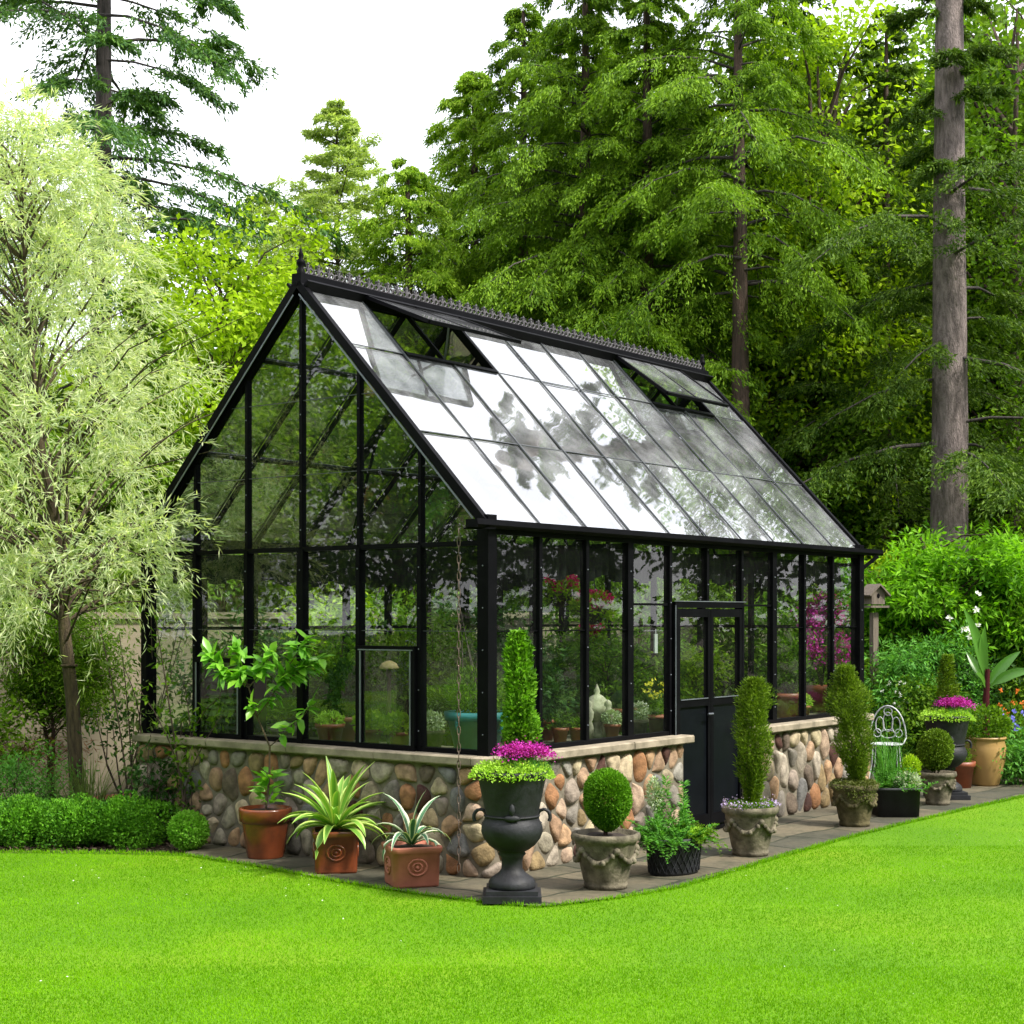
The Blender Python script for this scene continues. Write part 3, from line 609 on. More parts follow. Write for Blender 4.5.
# ridge cap, cresting, finials
mb = MB(); yc = WG / 2
mb.box((WL / 2, yc, ZR + .035), (WL + .14, .10, .10)); mb.bar((-.06, yc - .075, ZR - .02), (WL + .06, yc - .075, ZR - .02), .02, .11, (0, -SL, 1)); mb.bar((-.06, yc + .075, ZR - .02), (WL + .06, yc + .075, ZR - .02), .02, .11, (0, SL, 1))
part('ridge_cap', mb)
mb = MB(); zc = ZR + .086; a8 = np.linspace(0, 2 * math.pi, 9)
mb.box((WL / 2, yc, zc + .008), (WL + .1, .016, .014))
nn = 52
for i in range(nn):
    x = (i + .5) * WL / nn; s_ = WL / nn
    for sg in (-1, 1):
        mb.tube(np.stack([x + sg * s_ * .25 + np.cos(a8) * s_ * .2, np.full(9, yc), zc + .035 + np.sin(a8) * s_ * .2], -1), .010, 4)
        mb.tube([(x, yc, zc + .015), (x + sg * .022, yc, zc + .06), (x + sg * .034, yc, zc + .078), (x + sg * .026, yc, zc + .088)], .009, 4)
    mb.tube([(x, yc, zc), (x, yc, zc + .085), (x, yc, zc + .108)], [.010, .012, .004], 4)
    mb.sphere((x, yc, zc + .09), .013, 6)
part('cresting', mb, solid('lit_iron', (.05, .045, .05), .5, (.015, .014, .016), 20, .4))  # iron lightened so the colour itself holds the grey of lit metal
for x, hh in ((-.02, .95), (WL + .02, .8)):
    mb = MB(); mb.lathe([(.03 * 1, -.02), (.034, .03), (.02, .05), (.034, .08), (.036, .10), (.016, .125), (.024, .145), (.012, .18), (.002, .23 * hh)], 10, (x, yc, ZR + .085)); part('finial', mb)
# roof vents
def vent(a, b, ang):
    x0, x1 = a * BAY + .02, b * BAY - .02; Lv = .255 * math.hypot(WG / 2 + OV, ZR - ZE) + .05
    sl = math.atan(SL) - ang; d = np.array([0, -math.cos(sl), -math.sin(sl)]); n = np.array([0, -math.sin(sl), math.cos(sl)])
    h0 = np.array([0, yc - .085, ZR + .005]); f = MB()
    P = lambda x, t: h0 + d * t * Lv + np.array([x, 0, 0])
    for x in (x0, x1): f.bar(P(x, 0), P(x, 1), .035, .03, n)
    f.bar(P(x0, 1), P(x1, 1), .035, .03, n); f.bar(P(x0, .02), P(x1, .02), .03, .03, n)
    for i in range(a + 1, b): f.bar(P(i * BAY, .03), P(i * BAY, .97), .014, .02, n)
    v = f.build('roof_vent', black, GH); g = MB()
    for i in range(a, b): pane(g, [P(max(i * BAY, x0), .02) + n * .005, P(max(i * BAY, x0), .98) + n * .005, P(min((i + 1) * BAY, x1), .98) + n * .005, P(min((i + 1) * BAY, x1), .02) + n * .005], .004)
    g.build('glass_pane', roofglass, v)
    for x in (x0 + .55,): s_ = MB(); s_.bar(S(x, .75, .0), P(x - .1, .75), .012, .022); s_.build('stay_arm', bar_m, v)
    fr = MB(); fr.bar(S(x0, .73, .01), S(x1, .73, .01), .035, .05, (0, -SL, 1)); fr.bar(S(x0, .73, .0), S(x0, .97, .0), .03, .05, (0, -SL, 1)); fr.bar(S(x1, .73, .0), S(x1, .97, .0), .03, .05, (0, -SL, 1)); fr.build('vent_curb', black, GH)
vent(1, 3, R(24)); vent(7, 9, R(11))
# inner trusses
for x in (3 * BAY, 7 * BAY):
    mb = MB()
    if x not in (0, WL): mb.bar((x, .05, 2.42), (x, WG - .05, 2.42), .04, .05); mb.bar((x, yc, 2.44), (x, yc, ZR - .1), .02, .02); mb.bar((x, .6, 2.44), (x, .6 + .35, 3.45), .02, .02); mb.bar((x, WG - .6, 2.44), (x, WG - .95, 3.45), .02, .02)
    elif 0:
        xi = .06 if x == 0 else WL - .06; mb.bar((xi, .75, 2.43), (xi, 1.2, 3.62), .03, .03); mb.bar((xi, WG - .75, 2.43), (xi, WG - 1.2, 3.62), .03, .03)
    part('truss', mb)
# folded shade cloth along the eaves, inside
def cloth(p, q, drop, nrip):
    mb = MB(); n = nrip * 4; t = np.linspace(0, 1, n); p = np.array(p); q = np.array(q); d = nrm(q - p); sd = np.cross(d, [0, 0, 1]); V = []
    for k, (dz, am) in enumerate(((0, .01), (.33, .025), (.7, .035), (1, .03))):
        V.append(p + (q - p) * t[:, None] + sd * (np.sin(np.arange(n) * 1.55 + k * .4) * am)[:, None] + np.array([0, 0, -1]) * (drop * dz * (1 + .12 * np.sin(np.arange(n) * .37)))[:, None])
    V = np.stack(V, 1).reshape(-1, 3); i = np.arange(n - 1)[:, None] * 4; j = np.arange(3)[None]; mb.add(V, np.stack([i + j, i + 4 + j, i + 5 + j, i + 1 + j], -1).reshape(-1, 4), 0, True); return mb
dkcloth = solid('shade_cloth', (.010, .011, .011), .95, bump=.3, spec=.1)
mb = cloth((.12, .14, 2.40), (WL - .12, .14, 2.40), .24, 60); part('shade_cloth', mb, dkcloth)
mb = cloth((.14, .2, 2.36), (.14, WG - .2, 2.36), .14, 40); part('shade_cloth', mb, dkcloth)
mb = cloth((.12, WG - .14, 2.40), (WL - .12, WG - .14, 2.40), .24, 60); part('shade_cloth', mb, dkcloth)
# flat vents set into the gable glazing
def casement(i, z0, z1, light):
    a, b = i * BAY + .035, (i + 1) * BAY - .035; x = -.045; mb = MB()
    for y in (a, b): mb.box((x, y, (z0 + z1) / 2), (.035, .035, z1 - z0))
    for z in (z0, z1): mb.box((x, (a + b) / 2, z), (.037, b - a + .035, .035))
    c = mb.build('side_window', black, GH); e = MB()
    for y in (a + .022, b - .022): e.box((x - .02, y, (z0 + z1) / 2), (.008, .011, z1 - z0 - .04))
    if light: e.box((x - .02, (a + b) / 2, z1 - .012), (.008, b - a, .008))
    e.build('window_edge', edge_alu, c); g = MB(); pane(g, [(x, a, z0), (x, b, z0), (x, b, z1), (x, a, z1)], .002); g.build('glass_pane', glass, c)
casement(1, .89, 1.62, True)
casement(4, .89, 1.50, False)
mb = MB(); mb.box((.14, 4.5 * BAY, 1.17), (.22, .5, .52)); q = mb.build('fan_box', black, GH); mb = MB()
for z in np.arange(.95, 1.42, .055): mb.bar((.025, 4.5 * BAY - .21, z), (.025, 4.5 * BAY + .21, z), .01, .045, (.7, 0, .7))
mb.build('louvre', solid('dark_louvre', (.03, .05, .05), .4), q)
# doors
fr = MB(); fr.box((4 * BAY + .04, -.02, .97), (.035, .08, 1.92)); fr.box((6 * BAY - .04, -.02, .97), (.035, .08, 1.92)); fr.box((5 * BAY, -.02, 1.955), (2 * BAY - .05, .082, .05)); fr.box((5 * BAY, -.03, .03), (2 * BAY - .05, .1, .03)); fr.build('door_frame', black, GH)
eb = MB(); eb.box((4 * BAY + .02, -.064, 1.0), (.008, .006, 1.9)); eb.box((5 * BAY, -.064, 1.984), (2 * BAY, .006, .007)); eb.build('door_frame_edge', edge_alu, GH)
dk_panel = solid('door_panel', (.004, .005, .007), .3, bump=.03, spec=.10)
for a, b in ((4 * BAY + .06, 5 * BAY - .003), (5 * BAY + .003, 6 * BAY - .06)):
    mb = MB(); 
    for x in (a + .022, b - .022): mb.box((x, -.035, .99), (.044, .045, 1.86))
    for z, h in ((.11, .10), (1.12, .06), (1.885, .07)): mb.box(((a + b) / 2, -.035, z), (b - a - .088, .043, h))
    d = mb.build('door', black, GH)
    g = MB(); pane(g, [(a + .044, -.035, 1.15), (b - .044, -.035, 1.15), (b - .044, -.035, 1.85), (a + .044, -.035, 1.85)]); g.build('glass_pane', glass, d)
    g = MB(); g.box(((a + b) / 2, -.033, .625), (b - a - .088, .012, .93)); g.build('kick_panel', dk_panel, d)
    g = MB(); g.box(((a + b) / 2, -.06, 1.155), (b - a - .10, .008, .008)); g.build('rail_edge', edge_alu, d)
g = MB(); g.tube([(5 * BAY - .035, -.06, 1.02), (5 * BAY - .035, -.1, 1.02), (5 * BAY - .12, -.1, 1.02)], .009, 6); g.build('door_handle', edge_alu, GH)
mb = MB(); mb.box((.06, 3 * BAY + .03, 1.80), (.02, .05, .30)); tag(mb.build('thermometer', solid('pale_wood', (.55, .42, .26), .6), None, None), 'narrow pale wooden thermometer on the middle post of the gable', 'thermometer')
bpy.data.objects['thermometer'].location = G(0, 0, 0); bpy.data.objects['thermometer'].rotation_euler = (0, 0, TH)
mb = MB(); mb.box((3.87 * BAY, .07, 1.63), (.045, .012, .16)); mb.tube([(3.87 * BAY, .07, 1.71), (3.87 * BAY, .07, 1.75)], .004, 4); o = mb.build('hanging_tag', white_paint); o.location = G(0, 0, 0); o.rotation_euler = (0, 0, TH); tag(o, 'small white tag hanging inside the glass beside the left door leaf', 'tag')
# rain chain
mb = MB(); n = 40; zt = 2.47
for i in range(n):
    z = zt - .03 - i * (zt - .06) / n; t = np.linspace(0, 2 * math.pi, 9); w_ = .011; hgt = (zt - .06) / n * .62
    mb.tube(np.stack([np.cos(t) * w_ * (i % 2), np.cos(t) * w_ * (1 - i % 2), z + np.sin(t) * hgt], -1), .0035, 4)
o = mb.build('rain_chain', solid('rusty_iron', (.10, .07, .05), .7)); o.location = G(-.22, .08, 0); tag(o, 'thin rusty rain chain hanging from the near gutter corner down to the paving', 'rain chain')
mb = MB(); mb.bar((-.24, .02, 2.475), (-.08, -.14, 2.475), .02, .012); part('chain_hook', mb)
# garden wall
WA, WB = np.array([-10.5, 13.46, 0]), np.array([4.2, 21.86, 0]); gw = thing('garden_wall', 'tan stucco garden wall behind the greenhouse with a flat pale coping', 'wall', (0, 0, 0))
mb = MB(); mb.bar(WA + [0, 0, .88], WB + [0, 0, .88], .22, 1.9); mb.build('wall_face', stucco, gw); mb = MB(); mb.bar(WA + [0, 0, 1.865], WB + [0, 0, 1.865], .32, .07); mb.build('coping', coping_m, gw)
# ------------------------------------------------------------------ pots and what grows in them
def soil_disc(t, r, z, square=0, ex=1, ey=1):
    mb = MB(); mb.disc((0, 0, z), r, 20, 0, ex, ey, square); return mb.build('soil', soil, t)
def swags(mb, r, z, n, drop, th=.014):
    for i in range(n):
        a0 = i * 2 * math.pi / n; a = np.linspace(a0, a0 + 2 * math.pi / n, 9); s = np.linspace(0, 1, 9)
        mb.tube(np.stack([np.cos(a) * (r + .004 - .02 * np.sin(s * math.pi)), np.sin(a) * (r + .004 - .02 * np.sin(s * math.pi)), z - drop * np.sin(s * math.pi)], -1), th * (.55 + .6 * np.sin(s * math.pi)), 6)
        mb.sphere((math.cos(a0) * r, math.sin(a0) * r, z), th * 1.5, 8)
        for k in range(1, 8, 2): mb.sphere((math.cos(a[k]) * (r + .0), math.sin(a[k]) * (r + .0), z - drop * math.sin(s[k] * math.pi)), th * 1.25, 6)
def garland_pot(t, rt, h, mat, square=False):
    mb = MB(); rb = rt * .62
    mb.lathe([(.01, 0), (rb, 0), (rb * 1.03, .03), (rb * 1.0, .045), (rb * 1.05, .06), (rt * .88, h * .80), (rt * .90, h * .84), (rt * .985, h * .88), (rt * 1.0, h * .94), (rt * .97, h), (rt * .88, h), (rt * .84, h * .93), (rt * .5, h * .9)], 40,
             mod=lambda th, z: 1 + .018 * np.cos(th * 28) * ((z > h * .86)) + .010 * np.cos(th * 36) * ((z < h * .42) & (z > .05)))
    p = mb.build('pot', mat, t); g = MB(); swags(g, rt * .875, h * .72, 5, h * .22, .017 * rt / .22); g.build('garland', mat, p); soil_disc(t, rt * .86, h * .92); return p
def stems(mb, n, h, sp, r0=.008, c=(0, 0, 0)):
    for i in range(n):
        a = rng.random() * 6.3; q = sp * rng.uniform(.3, 1); c_ = np.array(c); e = c_ + [math.cos(a) * q, math.sin(a) * q, h * rng.uniform(.8, 1.05)]; md = (c_ + e) / 2 + rng.normal(0, .15 * sp + .004, 3)
        mb.tube([c_, md, e], [r0, r0 * .75, r0 * .4], 5)
    return mb
# 1 lemon tree in round glazed terracotta pot
p = gp(262, 862); t = thing('potted_lemon_tree', 'round glazed terracotta pot with a thin bent lemon tree holding big bright leaves', 'potted plant', (p[0], p[1] + .17, .012))
mb = MB(); mb.lathe([(.01, 0), (.135, 0), (.14, .01), (.178, .26), (.182, .275), (.198, .28), (.204, .365), (.20, .38), (.182, .38), (.178, .34), (.1, .33)], 36); mb.build('pot', terra_glz, t); soil_disc(t, .175, .35)
wd = MB(); lf = MB(); main = [(0, 0, .34), (.03, 0, .6), (.035, -.02, .85), (-.06, -.03, 1.08), (-.12, -.05, 1.30)]; wd.tube(main, [.009, .008, .008, .007, .006], 6)
tips = []
for b, e in (((.035, -.02, .85), (.26, -.03, 1.08)), ((-.06, -.03, 1.08), (.16, -.08, 1.42)), ((-.12, -.05, 1.3), (-.42, -.1, 1.56)), ((-.12, -.05, 1.3), (-.22, .0, 1.60)), ((-.12, -.05, 1.3), (.06, -.08, 1.58)), ((.1, -.06, 1.35), (.42, -.1, 1.52)), ((.1, -.06, 1.38), (.33, -.14, 1.68)), ((.26, -.03, 1.08), (.36, -.04, 1.18)), ((.1, -.06, 1.38), (.28, .0, 1.42)), ((-.06, -.03, 1.08), (-.1, -.1, 1.2)), ((-.1, 0, 1.32), (-.32, -.1, 1.42))):
    b, e = np.array(b), np.array(e); wd.tube([b, (b + e) / 2 + [0, 0, -.03], e], [.005, .004, .002], 5); tips.append((b, e))
P, D = [], []
for b, e in tips:
    m = 34 if e[2] > 1.3 else 10
    for k in range(m): s = rng.uniform(.35, 1.05); P.append(b + (e - b) * s); D.append(nrm((e - b)) * .4 + rng.normal(0, .55, 3) + [0, -.12, -.1])
m = len(P); lf.leaves6(P, D, np.array([0, -.3, 1]) + rng.normal(0, .35, (m, 3)), rng.uniform(.08, .16, m), rng.uniform(.04, .07, m))
k = 44; a = rng.random(k) * 6.3; lf.leaves6(np.stack([np.cos(a) * .03 + .03, np.sin(a) * .03, rng.uniform(.40, .66, k)], -1), np.stack([np.cos(a), np.sin(a), rng.uniform(-.1, .9, k)], -1), rdir(k) + [0, 0, 1], rng.uniform(.08, .16, k), rng.uniform(.035, .05, k))
wd.build('stem', bark_green, t); lf.build('leaves', lemon_l, t)
# square pots with agaves
def square_pot(t, w_, h, mat, rz, relief=True):
    mb = MB(); c = lambda s: s / 2 * w_ * math.sqrt(1)
    mb.lathe([(.01, 0), (w_ * .43, 0), (w_ * .44, .015), (w_ * .455, h * .82), (w_ * .475, h * .84), (w_ * .49, h * .90), (w_ * .50, h * .97), (w_ * .49, h), (w_ * .43, h), (w_ * .42, h * .9), (w_ * .2, h * .88)], 48, square=14)
    p = mb.build('pot', mat, t); p.rotation_euler = (0, 0, rz)
    if relief:
        g = MB()
        for k in range(4):
            a = k * math.pi / 2; n = np.array([math.cos(a), math.sin(a), 0]); s = np.array([-n[1], n[0], 0]); th = np.linspace(0, 2 * math.pi, 13)
            for rr, q in ((.055, .009), (.028, .008)): g.tube(n * w_ * .452 + s * (np.cos(th) * rr * 1.2)[:, None] + np.array([0, 0, 1]) * (h * .5 + np.sin(th) * rr)[:, None], q, 5)
            g.sphere(n * w_ * .452 + [0, 0, h * .5], .014, 8)
        g.build('relief', mat, p)
    soil_disc(t, w_ * .42, h * .92, 14).rotation_euler = (0, 0, rz)
def agave(t, n, L, w_, z, arch, m0, m1, tilt0=85, tilt1=-5, sd=0):
    r = np.random.default_rng(sd); mb = MB()
    for i in range(n):
        u = (i + .5) / n; a = i * 2.399 + r.normal(0, .15); el = math.radians(tilt0 + (tilt1 - tilt0) * u ** .8 + r.normal(0, 5)); Lk = L * r.uniform(.75, 1.1) * (1 - .15 * u); s = np.linspace(0, 1, 9); e2 = el - arch * (.5 + u) * s ** 1.3 * r.uniform(.7, 1.3)
        st = Lk / 8; x = np.concatenate([[0.015], .015 + np.cumsum(np.cos(e2[:-1]) * st)]); zz = np.concatenate([[z], z + np.cumsum(np.sin(e2[:-1]) * st)])
        wv = w_ * np.array([.75, .72, .8, .95, 1, .92, .72, .42, .04]) * r.uniform(.85, 1.1); tw = r.normal(0, .12)
        mb.strap(np.stack([x * math.cos(a) - np.sin(s * 2) * tw * .1 * math.sin(a), x * math.sin(a) + np.sin(s * 2) * tw * .1 * math.cos(a), zz], -1), wv, nrm(np.array([-math.cos(a) * .5, -math.sin(a) * .5, 1])), 0, 1)
    mb.build('leaves', [m0, m1], t)
p = gp(333, 876); t = thing('potted_agave', 'square brown glazed pot with round relief holding a large yellow green agave', 'potted plant', (p[0], p[1] + .17, .012)); square_pot(t, .345, .30, terra_glz, R(8)); agave(t, 44, .55, .066, .30, 1.1, agave_l, agave_e, 88, 8, 3)
p = gp(410, 890); t = thing('potted_agave', 'square pink terracotta pot with a cream striped agave near the building corner', 'potted plant', (p[0], p[1] + .17, .012)); square_pot(t, .365, .275, terra_pink, R(18)); agave(t, 15, .42, .05, .27, 1.9, agave_g, agave_w, 90, 25, 11)
# cast iron urns
def urn(label, loc, sd, rz=0):
    t = thing('flower_urn', label, 'urn', loc, rz); t.scale = (1.12, 1.12, 1); r = np.random.default_rng(sd)
    mb = MB(); mb.lathe([(.10, .06), (.136, .075), (.138, .095), (.134, .115), (.124, .135), (.10, .155), (.075, .175), (.062, .20), (.060, .24), (.066, .275), (.082, .295), (.074, .31), (.10, .325), (.135, .355), (.163, .395), (.178, .44), (.178, .475), (.165, .51), (.155, .525), (.155, .56), (.162, .60), (.178, .68), (.19, .75), (.20, .795), (.212, .81), (.216, .83), (.212, .84), (.196, .84), (.185, .80), (.1, .78)], 48,
                        mod=lambda th, z: 1 + .014 * np.cos(th * 24) * ((z > .32) & (z < .46)) + .02 * np.cos(th * 20) * ((z > .11) & (z < .18)))
    mb.build('bowl', iron, t); mb = MB(); mb.box((0, 0, .022), (.34, .34, .044)); mb.box((0, 0, .058), (.30, .30, .032)); mb.build('plinth', iron, t)
    for sg in (-1, 1):
        mb = MB(); th = np.linspace(-.6, 1.35 * math.pi, 12); mb.tube(np.stack([sg * (.185 + .038 * np.cos(th)), np.zeros(12), .535 + .05 * np.sin(th)], -1), .0115, 8); mb.build('handle', iron, t)
    mb = MB(); th = np.linspace(0, 2 * math.pi, 60); mb.tube(np.stack([np.cos(th) * .158, np.sin(th) * .158, np.full(60, .545)], -1), .007, 6); mb.sphere((0, -.165, .545), (.05, .012, .022), 10); mb.sphere((.0, -.17, .60), (.018, .012, .04), 8); mb.build('moulding', iron, t)
    soil_disc(t, .19, .81)
    lf = MB(); n = 2600; a = rng.random(n) * 6.3; q = .23 * np.sqrt(rng.random(n)); hh = .075 * (1 - (q / .25) ** 2) * (1 + .5 * np.sin(a * 5) * (q / .23)); sag = np.where(q > .19, (q - .19) * -1.2, 0)
    P = np.stack([np.cos(a) * q * 1.08, np.sin(a) * q * 1.08, .835 + hh * rng.random(n) + sag], -1); lf.leaves(P, nrm(np.stack([np.cos(a) * .5, np.sin(a) * .5, np.full(n, .6)], -1) + rng.normal(0, .6, (n, 3))), rdir(n) + [0, 0, .8], rng.uniform(.014, .026, n), rng.uniform(.010, .016, n)); lf.build('sedum', sedum_l, t)
    fl = MB(); n = 3200; c = np.array([(.05, -.07), (.13, -.02), (.0, -.02), (.10, .06), (-.01, .06), (.17, .05)])[rng.integers(0, 6, n)] + rng.normal(0, .04, (n, 2)); P = np.hstack([c, (.985 + rng.normal(0, .02, n) - 1.2 * np.sum((c - [.06, 0]) ** 2, 1))[:, None]])
    fl.leaves(P, rdir(n), rdir(n), rng.uniform(.010, .02, n), rng.uniform(.008, .015, n)); fl.build('magenta_flowers', mag_f, t)
    g = MB(); n = 800; b = np.array([.06, 0]) + rng.normal(0, .06, (n, 2)); g.leaves(np.hstack([b, np.full((n, 1), .82)]), np.hstack([rng.normal(0, .25, (n, 2)), np.ones((n, 1))]), rdir(n), rng.uniform(.08, .135, n), .004); g.build('flower_stalks', fern_l, t)
    return t
p = gp(512, 905); u1 = urn('large black cast iron urn on the paving corner, magenta flowers round a tall box column', (p[0], p[1] + .16, .012), 1)
lf = MB(); column_leaves(lf, 6500, .92, [.06, .07, .085, .09, .09, .082, .075, .06, .03], .034, .020, sd=2, lean=(-.02, 0), amp=.26); o = lf.build('box_column', boxcol_l, u1); o.location = (.055, .09, .82)
wd = MB(); wd.tube([(0.035, .09, .8), (.03, .09, 1.6)], .012, 6); wd.build('stem', bark_green, u1)
p = gp(951, 801); u2 = urn('large black cast iron urn beside the tan pot, pink flowers under a loose green column', (p[0], p[1] + .16, .012), 2)
lf = MB(); column_leaves(lf, 2600, .58, [.05, .07, .08, .08, .07, .06, .035], .03, .016, sd=4, amp=.2); o = lf.build('shrub_column', yew_l, u2); o.location = (.03, .09, .86)
# 5 box ball in garland pot
p = gp(607, 893); t = thing('potted_box_ball', 'round weathered garland pot with a clipped dense box ball beside the black urn', 'potted plant', (p[0], p[1] + .15, .012)); garland_pot(t, .235, .375, weath)
lf = MB(); D = rdir(22000); n = len(D); sq = np.where(D[:, 2] < 0, 1 - .25 * (-D[:, 2]) ** 1.5, 1); rr = (1 - .45 * rng.random(n) ** 2) * lumps(D, 9, 5, .035)
P = np.stack([D[:, 0] * .158 * sq, D[:, 1] * .158 * sq, np.sign(D[:, 2]) * np.abs(D[:, 2]) ** .85 * .20], -1) * rr[:, None] + [0.01, 0, .60]; lf.leaves(P, nrm(D + rng.normal(0, .55, (n, 3)) + [0, 0, .2]), rdir(n), rng.uniform(.014, .024, n), rng.uniform(.009, .014, n)); lf.build('clipped_ball', box_l, t); stems(MB(), 4, .12, .05, .01, (0, 0, .33)).build('stem', bark_brown, t)
# 6 oval basket planter
p = gp(676, 878); t = thing('basket_planter', 'dark oval woven planter crowded with ferny greens and spiky spurge', 'planter', (p[0] + .0, p[1] + .14, .012), TH - R(18))
mb = MB(); mb.lathe([(.01, 0), (.20, 0), (.205, .02), (.225, .23), (.235, .235), (.235, .26), (.215, .26), (.21, .2), (.1, .2)], 40, ey=.62, mod=lambda th, z: 1 + .012 * np.sign(np.sin(th * 22 + z * 120)) * ((z > .02) & (z < .23))); mb.build('basket', iron, t)
g = MB()
for i in range(26):
    for sg in (-1, 1):
        a = i * 2 * math.pi / 26; s = np.linspace(0, 1, 5); aa = a + sg * s * .5; rr = .212 + .018 * s; g.tube(np.stack([np.cos(aa) * rr, np.sin(aa) * rr * .62, .02 + s * .2], -1), .004, 4)
g.build('weave', iron, t)
mb = MB(); mb.disc((0, 0, .22), .21, 20, 0, 1, .62); mb.build('soil', soil, t)
def fronds(mb, n, c, L, sp, sd, leafL=.03, leafW=.007, per=46, el=(20, 80)):
    r = np.random.default_rng(sd)
    for i in range(n):
        a = r.random() * 6.3; e = math.radians(r.uniform(*el)); Lk = L * r.uniform(.6, 1.1); s = np.sort(r.random(per)); d = np.array([math.cos(a) * math.cos(e), math.sin(a) * math.cos(e), math.sin(e)]); sd_ = np.array([-math.sin(a), math.cos(a), 0])
        b = np.array(c) + [r.normal(0, sp[0]), r.normal(0, sp[1]), 0]; P = b + d * (Lk * s)[:, None] + np.array([0, 0, -1]) * (Lk * .55 * s ** 2 * math.cos(e))[:, None]
        sg = np.where(r.random(per) < .5, -1, 1); mb.leaves(P, nrm(d * .6 + sd_ * sg[:, None] + r.normal(0, .25, (per, 3))), np.array([0, 0, 1]) + r.normal(0, .4, (per, 3)), leafL * (1.15 - .7 * s) * r.uniform(.8, 1.2, per), leafW)
    return mb
fronds(MB(), 110, (-.08, 0, .24), .30, (.09, .06), 1, .05, .010, 60, (5, 75)).build('fern', fern_l, t); fronds(MB(), 60, (.17, 0, .24), .22, (.06, .05), 2, .04, .012, 45, (0, 70)).build('dark_fern', mid_l, t)
lf = MB()
for c, h in (((-.02, .06), .46), ((.12, .03), .42), ((.07, -.02), .28), ((-.07, .08), .36), ((.15, .07), .2)):
    k = 160; z = rng.random(k) ** .7; a = rng.random(k) * 6.3; P = np.stack([np.full(k, c[0]), np.full(k, c[1]), .22 + z * h], -1); lf.leaves(P, np.stack([np.cos(a), np.sin(a), rng.uniform(-.1, .9, k)], -1), rdir(k) + [0, 0, 1.], rng.uniform(.04, .065, k), .011)
lf.build('spurge', grey_l if False else fern_l, t)
lf = MB(); blob(lf, 500, (-.10, .10, .56), (.05, .05, .12), .03, .012, sd=3); lf.build('pale_spurge', grey_l, t)
lf = MB(); blob(lf, 900, (.12, -.07, .27), (.10, .07, .05), .022, .013, sd=3); lf.build('lime_creeper', sedum_l, t)
# 7 yew column pot
p = gp(753, 859); t = thing('potted_yew_column', 'round stone garland pot with an upright yew column and lilac flowers by the door', 'potted plant', (p[0], p[1] + .14, .012)); garland_pot(t, .22, .38, weath)
lf = MB(); column_leaves(lf, 15000, 1.0, [.04, .055, .07, .09, .105, .115, .12, .125, .12, .10, .05], .034, .009, sd=8, amp=.34, lean=(.02, 0)); o = lf.build('yew_column', yew_l, t); o.location = (.01, 0, .36)
stems(MB(), 7, .5, .06, .008, (0, 0, .35)).build('stem', bark_brown, t)
lf = MB(); blob(lf, 1500, (0, 0, .385), (.20, .20, .03), .022, .013, sd=3); lf.build('creeper', mid_l, t)
fl = MB(); a = rng.random(520) * 6.3; q = np.where(np.sin(a * 2 + 1) > 0, .20, .15); fl.leaves(np.stack([np.cos(a) * q, np.sin(a) * q, .395 + rng.normal(0, .014, 520)], -1) + rng.normal(0, .012, (520, 3)), rdir(520), rdir(520), .017, .013); fl.build('lilac_flowers', lil_f, t)
# 8
p = gp(858, 829); t = thing('potted_yew_column', 'mossy stone pot with a leaning yew column at the far corner of the greenhouse', 'potted plant', (p[0], p[1] + .14, .012)); garland_pot(t, .21, .37, weath2)
lf = MB(); column_leaves(lf, 16000, 1.06, [.05, .075, .10, .12, .135, .15, .16, .16, .14, .10, .05], .036, .009, sd=18, amp=.34, lean=(-.10, 0)); o = lf.build('yew_column', yew_l, t); o.location = (.03, 0, .34); stems(MB(), 7, .5, .06, .008, (.02, 0, .33)).build('stem', bark_brown, t)
lf = MB(); blob(lf, 2600, (0, 0, .36), (.21, .21, .05), .02, .012, sd=13); blob(lf, 500, (.02, -.17, .30), (.12, .06, .08), .02, .012, sd=14); lf.build('moss', leaf_mat('moss', [(.07, .09, .02), (.12, .14, .03)], .2), t)
# 9 black square planter
p = gp(900, 819); t = thing('black_planter', 'low black square planter with grassy and feathery plants between the mossy pot and box ball', 'planter', (p[0], p[1] + .2, .012))
mb = MB(); mb.lathe([(.01, 0), (.19, 0), (.20, .24), (.215, .245), (.215, .27), (.195, .27), (.19, .2), (.1, .2)], 48, square=12); mb.build('box', iron, t); soil_disc(t, .185, .22, 12)
fronds(MB(), 120, (0, 0, .24), .30, (.09, .09), 5, .05, .009, 50, (10, 85)).build('fern', fern_l, t)
g = MB()
for i in range(90):
    a = rng.random() * 6.3; h = rng.uniform(.38, .72); b = rng.normal(0, .06, 2) + [-.06, .06]; s = np.linspace(0, 1, 5)
    g.strap(np.stack([b[0] + math.cos(a) * .18 * s ** 2, b[1] + math.sin(a) * .18 * s ** 2, .23 + h * s - .06 * s ** 3], -1), .011 * (1 - s * .85), (math.cos(a), math.sin(a), .3))
g.build('grass_tuft', fern_l, t)
lf = MB(); blob(lf, 900, (.1, -.08, .30), (.12, .1, .10), .03, .012, sd=23); lf.build('grey_herb', grey_l, t)
lf = MB(); blob(lf, 900, (.16, .04, .42), (.08, .08, .12), .035, .012, sd=25, up=.7); lf.build('lime_herb', lime_l, t)
# 10 
p = gp(941, 807); t = thing('potted_box_ball', 'small pale stone garland pot with a yellowish box ball in front of the far urn', 'potted plant', (p[0], p[1] + .12, .012)); garland_pot(t, .185, .32, weath)
lf = MB(); blob(lf, 13000, (-.02, 0, .53), (.17, .17, .20), .022, .014, fill=.5, amp=.04, sd=6); lf.build('clipped_ball', yew_l, t); stems(MB(), 3, .1, .04, .01, (0, 0, .28)).build('stem', bark_brown, t)
